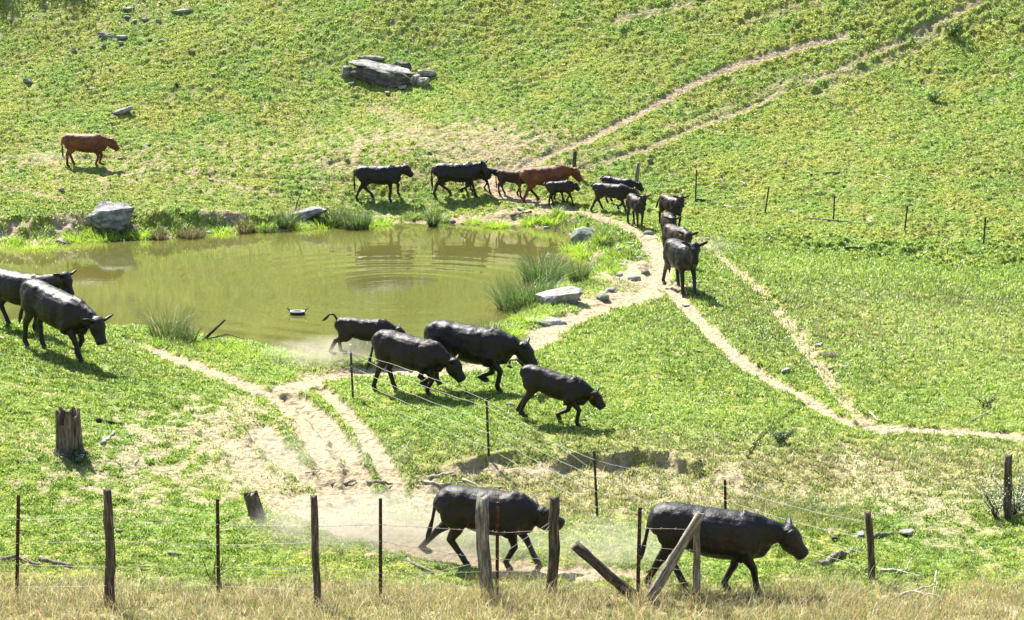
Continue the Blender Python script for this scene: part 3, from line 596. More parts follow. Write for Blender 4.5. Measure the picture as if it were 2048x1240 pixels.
# ------------------------------------------------------------------ sticks, fallen branches
def stick(pxs, r, mat, label, name='fallen_branch', lift=.03, forks=(), cat='branch', hs=None):
    m = MB(); P = []
    for i, (px, py) in enumerate(pxs):
        q = ground(px, py); q[2] = gz(q[0], q[1])+lift+(hs[i] if hs else 0); P.append(q)
    def seg(P, r):
        Q = [P[0]]
        for a, b_ in zip(P, P[1:]):
            for f in (.33, .67, 1): Q.append(a*(1-f)+b_*f+np.array([random.gauss(0, r*.35) for _ in range(3)]))
        Q[-1] = P[-1]; m.tube(Q, [r*(1-.55*i/len(Q)) for i in range(len(Q))], 7)
    seg(P, r)
    for i, dx, dy, dz in forks: seg([P[i], P[i]+np.array((dx*.5, dy*.5, dz*.6)), P[i]+np.array((dx, dy, dz))], r*.55)
    o = P[0]; m.v = [(v[0]-o[0], v[1]-o[1], v[2]-o[2]) for v in m.v]
    link(name, m.mesh(name, [mat]), None, label, cat, loc=o)
stick([(0,1121),(35,1116),(60,1124),(80,1134)],.035,M_greywood,'forked grey branch on the grass behind the leftmost steel post',forks=[(1,.25,-.3,0)])
stick([(80,1119),(110,1127),(144,1136)],.04,M_greywood,'thick grey branch lying right of the leftmost steel post')
stick([(337,1108),(362,1114)],.03,M_greywood,'short grey stick in grass between two near fence posts')
stick([(280,1138),(300,1137)],.02,M_greywood,'small stick lying at the edge of the dry grass')
stick([(192,843),(215,845),(244,850)],.045,M_darkwood,'dark log piece in grass right of the big stump')
stick([(205,890),(216,880),(228,866)],.05,M_pale,'pale splintered wood right of the big stump')
stick([(234,1063),(245,1066)],.03,M_greywood,'short grey stub touching the second near fence post')
stick([(662,972),(690,968),(712,965)],.035,M_greywood,'pale pole across the foot of the cattle ruts')
stick([(735,966),(765,968),(785,970)],.035,M_greywood,'grey pole at the right of the rut end')
stick([(857,958),(885,953),(908,948)],.03,M_stick,'short pale stick above the galloping cow')
stick([(848,966),(880,971),(925,967)],.03,M_stick,'long pale stick just behind the back of the galloping cow')
stick([(925,961),(960,975),(1010,978)],.028,M_stick,'curved pale branch on the gully floor behind the galloping cow')
stick([(815,1122),(840,1136),(868,1150)],.035,M_greywood,'broken grey branch in dead grass left of the galloping cow')
stick([(1640,1130),(1672,1117),(1704,1103)],.06,M_greywood,'thick silver grey log beside the fence corner post')
stick([(1742,1077),(1765,1073),(1783,1070)],.045,M_greywood,'dark grey log piece just right of the fence corner post')
stick([(1663,1081),(1680,1081)],.03,M_darkwood,'dark stub of wood in front of the black cow')
stick([(1762,1143),(1795,1144),(1812,1144)],.02,M_stick,'thin pale forked twig in grass right of the corner post',forks=[(1,.3,-.35,.02),(2,.15,.3,.1)])
stick([(1795,1197),(1830,1192),(1868,1183)],.028,M_stick,'bleached many forked branch at the lower right of the grass',forks=[(1,.2,-.3,0),(1,.35,-.35,.03),(2,.1,.3,.12)],hs=[0,.05,.08])
stick([(1650,348),(1672,347),(1694,345)],.035,M_darkwood,'dark straight stick on the hillside above the far posts')
stick([(1620,351),(1637,350)],.025,M_darkwood,'short dark stick left of the straight hillside stick')
stick([(1755,351),(1775,357),(1788,363)],.03,M_stick,'bleached crooked stick on the right hillside')
stick([(1482,365),(1492,370)],.04,M_stick,'short white stick on the hillside above the leaning post')
stick([(1390,401),(1405,401),(1421,404)],.04,M_darkwood,'dark piece of log at the foot of the second far post')
stick([(1448,412),(1470,417),(1495,416)],.022,M_stick,'thin pale branch between two far steel posts',forks=[(2,.1,-.3,0)])
stick([(1620,438),(1660,441),(1700,446),(1725,449)],.03,M_greywood,'long grey branch at the foot of the middle far post')
stick([(1690,498),(1715,497),(1743,498)],.045,M_darkwood,'dark flat log lying on the green slope right of the meadow')
stick([(1735,441),(1744,447)],.035,M_stick,'short pale stick right of the long grey branch')
stick([(1740,828),(1750,837),(1757,844)],.025,M_stick,'thin pale stick near where the paths join')
stick([(1940,845),(1975,826),(2012,802)],.012,M_stick,'thin pale stalk lying in meadow grass at the right')
stick([(1063,424),(1040,430),(1020,433)],.03,M_darkwood,'dark stick at the mud edge behind the pond')
stick([(610,949),(640,945)],.02,M_stick,'small pale twig on the dusty slope below the ruts')
p = ground(405, 682); q = p+np.array((.55, 0, .55))
m = MB(); m.tube([np.zeros(3), np.array((.28, .05, .26)), np.array((.54, .1, .50))], [.04, .035, .025], 7)
for a in ((.15, .0, .1), (.3, .05, .05)): m.tube([np.array((.1, 0, .05)), np.array((.5, 0, .12))+np.array(a)*.5, np.array((.9, .05, .02))+np.array(a)*.3], [.012, .01, .006], 5)
link('leaning_snag', m.mesh('leaning_snag', [M_darkwood]), None, 'dark broken snag leaning out of the near shore with pale twigs', 'snag', loc=p)
p = ground(590, 420); m = MB(); m.tube([np.zeros(3), np.array((.12, 0, .35)), np.array((.26, 0, .74))], [.02, .018, .012], 6)
link('leaning_stick', m.mesh('leaning_stick', [M_darkwood]), None, 'dark thin stick poking up beside the far bank slab', 'stick', loc=p)
# floating thing in the pond
p = onplane(595, 629, 0.0); root = bpy.data.objects.new('floating_tub', None); COL.objects.link(root); root.location = (p[0], p[1], 0.0)
root['label'] = 'small dark oval tub with pale rim and two prongs floating on the pond'; root['category'] = 'tub'
m = MB(); n = 24; R = lambda a, k: (k*.2*math.cos(a), k*.13*math.sin(a))
prof = [(.82, -.03), (1.0, .0), (1.05, .05), (1.02, .085), (.86, .085), (.8, .03), (.01, .02)]
vs = [(*R(2*math.pi*k/n, a), z) for a, z in prof for k in range(n)]
m.add(vs, [(i*n+k, i*n+(k+1) % n, (i+1)*n+(k+1) % n, (i+1)*n+k) for i in range(len(prof)-1) for k in range(n)])
link('tub_body', m.mesh('tub_body', [M_tub]), root)
m = MB(); vs = [(*R(2*math.pi*k/n, a), z) for a, z in ((1.04, .075), (1.05, .1), (.88, .1), (.86, .088)) for k in range(n)]
m.add(vs, [(i*n+k, i*n+(k+1) % n, (i+1)*n+(k+1) % n, (i+1)*n+k) for i in range(3) for k in range(n)]); link('rim', m.mesh('rim', [M_white]), root)
for s_ in (-1, 1):
    m = MB(); m.tube([np.array((s_*.17, 0, .05)), np.array((s_*.22, 0, .11)), np.array((s_*.27, 0, .19))], [.022, .02, .014], 6); link('prong', m.mesh('prong', [M_tub]), root)

# ------------------------------------------------------------------ rushes, tufts, shrubs
def tuft(px, py, n, L, spread, col, label, name='grass_tuft', cat='grass tuft', lean=.5, wd=.006, group=None, vary=.3, droop=1.0, lift=0.0, at=None):
    p = np.array(at) if at is not None else ground(px, py)
    if p[2] < -.01: p = np.array([*onplane(px, py, 0.0), 0.0])
    if name == 'rush_clump' and L > .3: n = int(n*1.7); wd = wd*1.4; lean *= .45; L *= 1.2
    a = rng.uniform(0, 2*np.pi, n); r = spread*np.sqrt(rng.random(n)); bx_ = np.stack([np.cos(a)*r, np.sin(a)*r], -1)
    gz_ = np.maximum(bil(H, p[0]+bx_[:, 0], p[1]+bx_[:, 1]), -.06)-p[2]; base = np.column_stack([bx_, gz_-.01])
    c = np.array(col)*rng.uniform(1-vary, 1+vary, (n, 1))*np.array((1, 1, 1)); dry_ = rng.random(n) < .07; c[dry_] = (.4, .34, .18)
    ti = np.abs(rng.normal(.1, lean*.5, n))+lean*.5*(r/spread)
    v, F, cc = blades(base, L*rng.uniform(.5, 1.1, n), wd*rng.uniform(.6, 1.3, n), a+rng.normal(0, .5, n), ti, rng.uniform(0, droop, n), c)
    return link(name, mesh_np(name, v, F, M_grass, False, cc), None, label, cat, group, loc=p)
BRIGHT = (.34, .50, .04); MID = (.2, .3, .04); RUSH = (.075, .135, .03); OLIVE = (.12, .11, .045)
for px, py, n, L, s_, lb in [
 (712,456,420,.75,.42,'tall rush clump on the far bank right of the flat slab'),(668,448,260,.6,.35,'dense rush clump just right of the flat slab'),(866,452,160,.85,.12,'narrow upright rush clump standing alone in the water'),
 (572,456,220,.75,.28,'rush clump left of the flat slab'),(382,474,300,.5,.42,'brownish rush clump on the far bank middle left'),(318,478,160,.4,.22,'small brown rush clump on the far bank'),(492,464,160,.5,.28,'green rush clump between two brown clumps'),(536,464,120,.4,.2,'small rush clump left of the slab rushes')]:
    tuft(px, py, n, L, s_, RUSH if 'brown' not in lb else OLIVE, lb, 'rush_clump', 'rushes', .35, .008)
tuft(1050,612,500,.95,.75,RUSH,'biggest tall rush bed at the right end of the pond','rush_clump','rushes',.45,.007,vary=.5)
tuft(1085,560,500,.95,.55,(.09,.16,.035),'tall dark rush bed behind the biggest one','rush_clump','rushes',.4,.007,vary=.5)
tuft(1158,563,200,.65,.22,RUSH,'slim rush clump in the water right of the big rush bed','rush_clump','rushes',.35,.007)
tuft(338,672,170,.75,.42,(.085,.13,.035),'sparse rush clump on the near shore left of the snag','rush_clump','rushes',.3,.006)
tuft(378,684,60,.55,.15,(.085,.13,.035),'thin rush stems just left of the snag','rush_clump','rushes',.3,.006)
tuft(738,690,180,.62,.42,(.085,.14,.035),'rush clump in shallow water behind the leaping calf','rush_clump','rushes',.5,.006)
tuft(975,672,120,.45,.3,OLIVE,'short dry rush clump between black cow and white rock','rush_clump','rushes',.5,.006)
tuft(640,742,60,.5,.5,(.4,.36,.22),'arching straw stems at the muddy shore left of the leaping calf','rush_clump','rushes',.9,.004,droop=1.6)
for i, (px, py, n, L, s_, c, lb) in enumerate([
 (992,454,420,.4,.38,BRIGHT,'round bright green tuft at the far waterline below the brown calf'),(1105,446,330,.42,.36,BRIGHT,'bright green tuft behind the pond below the small dark calf'),(1062,448,240,.4,.3,BRIGHT,'bright tuft at the far waterline right of the round one'),
 (762,449,260,.36,.34,BRIGHT,'bright tuft below the first black cow'),(826,436,200,.3,.3,MID,'small green tuft on the eroded bank'),(945,446,160,.26,.28,BRIGHT,'low bright tuft left of the round waterline tuft'),(885,441,140,.25,.24,MID,'low green tuft right of the lone rushes'),
 (70,490,460,.3,.9,BRIGHT,'long low bright tuft at the far left waterline'),(10,492,260,.3,.5,BRIGHT,'bright tuft at the left picture edge of the pond'),(152,480,240,.3,.4,BRIGHT,'bright tuft left of the pale topped boulder'),
 (205,480,340,.42,.5,BRIGHT,'lush tuft under the left of the pale topped boulder'),(240,476,380,.38,.5,MID,'dark lush tuft under the pale topped boulder'),(283,473,240,.36,.35,BRIGHT,'bright tuft right of the pale topped boulder'),(350,462,200,.3,.5,MID,'low tuft behind the brown rushes'),
 (445,465,240,.26,.6,BRIGHT,'low bright tuft left of the green rushes'),(520,452,260,.28,.6,BRIGHT,'low bright tuft above the green rushes'),(600,458,200,.34,.3,BRIGHT,'bright tuft at the left foot of the flat slab'),(648,454,240,.34,.4,BRIGHT,'bright tuft at the right foot of the flat slab'),
 (1148,500,300,.4,.38,BRIGHT,'bright tuft at the left foot of the round boulder'),(1175,512,340,.42,.42,BRIGHT,'bright tuft in front of the round boulder'),(1205,478,240,.42,.3,MID,'green tuft right of the round boulder'),(1212,456,220,.3,.4,MID,'green tuft behind the round boulder'),
 (1215,545,460,.42,.42,BRIGHT,'big bright marsh tuft between boulder and path'),(1230,510,260,.34,.34,BRIGHT,'bright marsh tuft left of the tan stone'),(1190,540,240,.4,.34,MID,'marsh tuft left of the big bright one'),(1262,508,280,.25,.55,MID,'low mound of green at the path edge'),
 (1240,570,300,.25,.6,MID,'low green mound above the puddle'),(1165,592,300,.22,.6,MID,'low green tuft right of the blocky rock'),(1190,565,160,.3,.3,BRIGHT,'small bright tuft at the marsh puddle'),(1152,455,260,.3,.5,MID,'bushy tuft at the corner of the pond path'),(1128,455,240,.3,.35,OLIVE,'olive tuft left of the pond path corner'),
 (1060,640,340,.36,.4,BRIGHT,'bright tuft at the foot of the biggest rush bed'),(1020,668,300,.34,.4,BRIGHT,'bright tuft between the rush bed and the white flat rock'),(1085,580,300,.4,.36,BRIGHT,'bright tuft in the middle of the rush beds'),
 (605,712,380,.28,.55,BRIGHT,'bright shore tuft left of the leaping calf'),(520,706,560,.26,1.0,BRIGHT,'long bright tuft along the near shore'),(440,690,300,.26,.6,BRIGHT,'bright tuft at the foot of the snag'),(300,688,200,.2,.4,BRIGHT,'small bright tuft at the track end by the water')]):
    if py < 520: n = int(n*1.6); L *= 1.2
    tuft(px, py, n, L, s_, c, lb, wd=.015 if py < 520 else .010, lean=.8)
def shrub(px, py, nst, hgt, spread, nleaf, lsz, leafc, stemm, label, name='shrub', blossom=None, cat='shrub'):
    p = ground(px, py); root = bpy.data.objects.new(name, None); COL.objects.link(root); root.location = p; root['label'] = label; root['category'] = cat
    m = MB(); tips = []
    for _ in range(nst):
        a = random.uniform(0, 6.28); L = hgt*random.uniform(.6, 1.1); P = [np.array((0., 0, -.02))]
        for f in (.35, .7, 1): P.append(np.array((math.cos(a)*spread*f**1.3+random.gauss(0, .03), math.sin(a)*spread*f**1.3*.7, L*f)))
        m.tube(P, [.012, .009, .006, .003], 5); tips.append(P)
    link('stems', m.mesh('stems', [stemm]), root)
    if nleaf:
        c = []; 
        for _ in range(nleaf):
            P = random.choice(tips); f = random.uniform(.3, 3); i = min(2, int(f)); q = P[i]*(1-f+i)+P[i+1]*(f-i); c.append(q+np.array([random.gauss(0, .05*hgt+.015) for _ in range(3)]))
        c = np.array(c); n = len(c); d1 = rng.normal(size=(n, 3)); d1 /= np.linalg.norm(d1, axis=1)[:, None]; d2 = np.cross(d1, rng.normal(size=(n, 3))); d2 /= np.linalg.norm(d2, axis=1)[:, None]
        s_ = lsz*rng.uniform(.6, 1.3, (n, 1)); v = np.stack([c-d1*s_, c+d2*s_*.5, c+d1*s_, c-d2*s_*.5], 1).reshape(-1, 3)
        cc = np.array(leafc)*rng.uniform(.6, 1.4, (n, 1)); k = int(n*(blossom or 0))
        fo = slice(k, n); link('leaves', mesh_np('leaves', v[k*4:], np.arange((n-k)*4).reshape(-1, 4), M_leaf, False, np.repeat(cc[k:], 4, 0)), root)
        if k: link('blossom', mesh_np('blossom', v[:k*4], np.arange(k*4).reshape(-1, 4), M_leaf, False, np.tile(np.array((.7, .72, .7), np.float32), (k*4, 1))), root)
    return root
shrub(2030,1030,14,.75,.5,1100,.022,(.14,.2,.04),M_darkwood,'white blossoming shrub around the far right wooden post',blossom=.45)
shrub(1990,1035,9,.65,.3,500,.02,(.14,.2,.04),M_darkwood,'smaller white flowered shrub left of the far right post',blossom=.4)
shrub(432,1172,7,.55,.35,420,.022,(.22,.32,.03),M_darkwood,'yellow green sapling behind the second near steel post',blossom=.02)
shrub(1868,205,12,.5,.35,500,.035,(.06,.11,.035),M_darkwood,'dark weed clump alone on the right hillside',cat='weed')
shrub(1905,70,12,.6,.5,700,.045,(.07,.13,.035),M_darkwood,'dark green bush near the top right of the hillside')
shrub(225,440,7,.75,.3,260,.03,(.11,.17,.05),M_darkwood,'twiggy small leaved bush in front of the pale topped boulder')
shrub(795,172,9,.75,.3,60,.02,(.3,.24,.12),M_stick,'dry leafless weeds in front of the hillside rock pile',cat='weeds')
shrub(825,172,9,.5,.3,60,.02,(.3,.24,.12),M_stick,'low dry weeds right of the hillside rock pile',cat='weeds')
shrub(1452,378,8,.4,.25,60,.02,(.3,.28,.15),M_stick,'bleached weed skeleton on the hillside between far posts',cat='weeds')
shrub(1562,885,16,.25,.22,500,.022,(.06,.12,.05),M_darkwood,'small dark blue green weed in the meadow at the bank end',cat='weed')
shrub(1970,815,12,.25,.25,200,.02,(.12,.12,.05),M_darkwood,'dead brown weed in the right meadow',cat='weed')
shrub(1660,716,14,.18,.25,260,.02,(.2,.16,.09),M_stick,'dead grey tuft beside the inner path',cat='weed')
shrub(355,172,10,.16,.2,160,.03,(.05,.12,.04),M_darkwood,'small blue green thistle on the left hillside',cat='weed')
shrub(155,925,16,.22,.4,700,.022,(.05,.09,.05),M_darkwood,'dark low bush at the foot of the big stump')
tuft(1640,1040,500,.45,.7,(.15,.18,.05),'tall olive grass patch behind the head of the front cow',lean=.4,wd=.005)
tuft(1540,1030,400,.4,.8,(.18,.21,.06),'tall olive grass patch above the back of the front cow',lean=.4,wd=.005)

# ------------------------------------------------------------------ fences
def post_mesh(P, r, seed, n=14, flat=1.0):
    rd = random.Random(seed); m = MB(); Q = []
    for a, b_ in zip(P, P[1:]):
        for f in (0, .25, .5, .75): Q.append(a*(1-f)+b_*f)
    Q.append(P[-1]); vs = []; L = len(Q)
    ph = [rd.uniform(-.24, .2) for _ in range(n)]
    for i, q in enumerate(Q):
        rr_ = r*(1.12-.22*i/L)*(1+.09*rd.uniform(-1, 1)); q = q+np.array((rd.uniform(-1, 1)*r*.16, 0, 0))
        for k in range(n):
            a = 2*math.pi*k/n; e = 1+ph[k]+.05*rd.uniform(-1, 1)
            z = q[2]+(rd.uniform(-.5, .25)*r if i == L-1 else 0)
            vs.append((q[0]+rr_*e*math.cos(a), q[1]+rr_*e*math.sin(a)*flat, z))
    fs = [(i*n+k, i*n+(k+1) % n, (i+1)*n+(k+1) % n, (i+1)*n+k) for i in range(L-1) for k in range(n)]
    vs.append((Q[-1][0], Q[-1][1], Q[-1][2]-r*.3)); fs += [((L-1)*n+k, (L-1)*n+(k+1) % n, L*n) for k in range(n)]
    m.add(vs, fs); return m
def tpost_mesh(P0, P1, wdt=.045):
    m = MB(); P0 = np.array(P0, float); P1 = np.array(P1, float); L = P1-P0
    def box(x0, x1, y0, y1, f0=0, f1=1):
        a, b_ = P0+L*f0, P0+L*f1
        vs = [a+np.array(o) for o in ((x0, y0, 0), (x1, y0, 0), (x1, y1, 0), (x0, y1, 0))]+[b_+np.array(o) for o in ((x0, y0, 0), (x1, y0, 0), (x1, y1, 0), (x0, y1, 0))]
        m.add(vs, [(0, 3, 2, 1), (4, 5, 6, 7), (0, 1, 5, 4), (1, 2, 6, 5), (2, 3, 7, 6), (3, 0, 4, 7)])
    h = wdt/2; box(-h, h, -.006, .006); box(-.006, .006, .0065, .045)
    k = int(np.linalg.norm(L)/.055)
    for i in range(2, k-1): box(-.008, .008, -.018, -.0065, i/k, i/k+.012)
    return m
def fence(name, label, posts, wires, wmat, wr, base_idx=0):
    """posts: (kind, base px, base py, top px, top py) ; top given in the image, built at the base's distance"""
    root = bpy.data.objects.new(name, None); COL.objects.link(root); root['label'] = label; root['category'] = 'fence'
    B = []
    for i, (kind, bx_, by_, tx, ty, *ex) in enumerate(posts):
        b_ = ground(bx_, by_); d = ray(tx, ty); t = b_[1]/d[1]; tp = np.array([d[0]*t, b_[1], CAMH+d[2]*t]); B.append((b_, tp))
    org = B[base_idx][0].copy(); root.location = org
    for i, (kind, bx_, by_, tx, ty, *ex) in enumerate(posts):
        b_, tp = B[i][0]-org, B[i][1]-org
        if kind == 'w':
            md = (b_+tp)/2+np.array((ex[0] if ex else 0, 0, 0)); r = ex[1] if len(ex) > 1 else .075
            m = post_mesh([b_-np.array((0, 0, .1)), md, tp], r, 40+i); link('wooden_post', m.mesh('wooden_post', [ex[2] if len(ex) > 2 else M_post]), root)
        elif kind == 't':
            m = tpost_mesh(b_-np.array((0, 0, .05)), tp, ex[0] if ex else .05); o = link('steel_post', m.mesh('steel_post', [ex[1] if len(ex) > 1 else M_rust], False), root)
            if len(ex) > 2:
                mm_ = tpost_mesh(b_+(tp-b_)*.86+np.array((0, -.008, 0)), tp+np.array((0, -.008, .01)), ex[0]*1.05); link('white_cap', mm_.mesh('white_cap', [M_white], False), o)
    for wv_ in wires:   # each: list of (post index, fraction) or px points at fence distance ; sag, barbs
        pts, sag, barbs = wv_; P = []
        for pi, f, *off in pts:
            b_, tp = B[pi]; q = b_+(tp-b_)*f-org+np.array((0, -.055, 0))
            if off: q = q+np.array(off[0])
            P.append(q)
        m = MB(); Q = []
        for a, b_ in zip(P, P[1:]):
            L = np.linalg.norm(b_-a); ns = max(4, int(L/.3))
            for j in range(ns): f = j/ns; Q.append(a*(1-f)+b_*f-np.array((0, 0, sag*4*f*(1-f)*L*.1+.006*math.sin(j*2.1))))
        Q.append(P[-1]); m.tube(Q, wr, 4)
        if barbs:
            for a, b_ in zip(Q, Q[1:]):
                L = np.linalg.norm(b_-a)
                for j in range(max(1, int(L/.14))):
                    c = a+(b_-a)*((j+.5)/max(1, int(L/.14))); e = np.array((.004, .008, .018)); m.tube([c-e, c+e], wr*.75, 3); e = np.array((.012, -.004, .012)); m.tube([c-e, c+e], wr*.7, 3)
        link('wire', m.mesh('wire', [wmat]), root)
    return root, B, org
near = [('w',-75,1212,-70,985,.02,.07),('t',33,1198,37,990,.05),('w',216,1216,212,978,.05,.072),('t',437,1202,435,998,.05),('w',636,1214,628,990,-.01,.062),('t',761,1203,761,997,.05),
        ('w',979,1200,966,994,-.05,.085,M_greywood),('t',994,1198,995,1005,.05),('w',1102,1195,1109,993,.02,.075),('t',1275,1203,1280,1015,.055),('w',1392,1203,1393,1028,0,.055,M_greywood)]
def nl(fs, a=0, b=9): return [(i, f+random.uniform(-.012, .012)) for i, f in zip(range(a, b), fs)]
W = [(nl([.78,.77,.77,.76,.74,.76,.70,.70,.68][:9]), .06, True), (nl([.57,.56,.58,.56,.58,.6,.42,.43,.4]), .06, True), (nl([.33,.34,.36,.34,.35,.3,.3,.3,.3]), .06, True),
     (nl([.1,.14,.2,.16,.18,.2,.14,.14,.15]), .12, False), ([(7,.45),(8,.78)], .0, True), ([(7,.2),(8,.76)], -.1, True), ([(5,.15),(6,.4)], -.1, True),
     ([(9,.8),(10,.84)], .1, True), ([(9,.5),(10,.42)], .15, True), ([(9,.4),(10,.38)], .3, True), ([(9,.2),(10,.26)], .5, True), ([(9,.62),(10,.6)], .3, True), ([(8,.3),(9,.25)], .2, False), ([(8,.15),(9,.1)], .2, False)]
fence('barbed_wire_fence', 'sagging barbed wire fence of grey wood and rusty steel posts across the foreground', near, W, M_wire, .003, 4)
mid = [('t',706,797,701,690,.045,M_green_steel,1),('t',978,912,973,797,.045,M_green_steel),('t',1195,1034,1188,902,.045,M_green_steel),('t',1452,1062,1450,960,.045,M_rust),('w',1744,1158,1735,1022,.02,.065)]
W = [([(0,.86,(-1.6,1.5,-.1)),(0,.86),(1,.88),(2,.88),(3,.9),(4,.85)], .18, False), ([(0,.62),(1,.62),(2,.62),(3,.62),(4,.6)], .14, False), ([(0,.4),(1,.42),(2,.4),(3,.42),(4,.38)], .12, False), ([(0,.16),(1,.16),(2,.16),(3,.18),(4,.16)], .1, False), ([(0,.88),(1,.98),(2,.7)], -.12, False)]
fence('wire_fence', 'plain wire fence on thin steel posts running from the pond to a wooden corner post', mid, W, M_wire, .0034)
def lone_post(px, py, tx, ty, label, kind='t', r=.06, mat=None, capc=None):
    b_ = ground(px, py); d = ray(tx, ty); t = b_[1]/d[1]; tp = np.array([d[0]*t, b_[1], CAMH+d[2]*t])-b_
    z0 = np.array((0, 0, -.08))
    m = post_mesh([z0, tp*.5, tp], r, int(px)) if kind == 'w' else tpost_mesh(z0, tp, .055)
    link('fence_post', m.mesh('fence_post', [mat or (M_post if kind == 'w' else M_green_steel)], kind == 'w'), None, label, 'fence post', loc=b_)
lone_post(1149,346,1150,302,'dark wooden post at the foot of the hill path behind the red cow','w',.07,M_post)
lone_post(1272,386,1276,326,'thick grey wooden post right of the black heifers','w',.075,M_greywood)
lone_post(1391,402,1393,340,'thin dark steel post right of the thick wooden post, with a log at its foot')
lone_post(1530,424,1538,373,'leaning thin steel post, second from the thick wooden post')
lone_post(1667,441,1669,391,'thin steel post standing in a long grey branch')
lone_post(1809,463,1815,411,'thin steel post, second from the right picture edge')
lone_post(1967,488,1971,435,'rightmost thin steel post at the edge of the far slope')
lone_post(2015,1036,2016,910,'wooden post with a pale ring near its top among white blossom','w',.065,M_post)
# fallen post and brace
def pole(p0, p1, r, mat, label, name, seed, bend=0.0):
    o = np.array(p0); v = np.array(p1)-o; L = np.linalg.norm(v)
    m = post_mesh([np.array((0, 0, 0.)), np.array((bend, 0, L*.5)), np.array((0, 0, L))], r, seed, 14)
    ob = link(name, m.mesh(name, [mat]), None, label, 'post', loc=o); ob.rotation_euler = Vector(v).to_track_quat('Z', 'Y').to_euler(); return ob
def at_depth(px, py, y): d = ray(px, py); t = y/d[1]; return np.array([d[0]*t, y, CAMH+d[2]*t])
pb = ground(1282, 1202); pole(pb+np.array((0, 0, -.02)), at_depth(1150, 1090, pb[1]+.05), .075, M_darkwood, 'dark fallen post leaning left out of the dry grass', 'leaning_post', 5, .06)
pb2 = ground(1287, 1203); pole(pb2+np.array((.02, -.12, -.02)), at_depth(1402, 1026, pb2[1]-.14), .075, M_greywood, 'pale grey diagonal brace pole against the last near fence post', 'brace_pole', 6, .02)

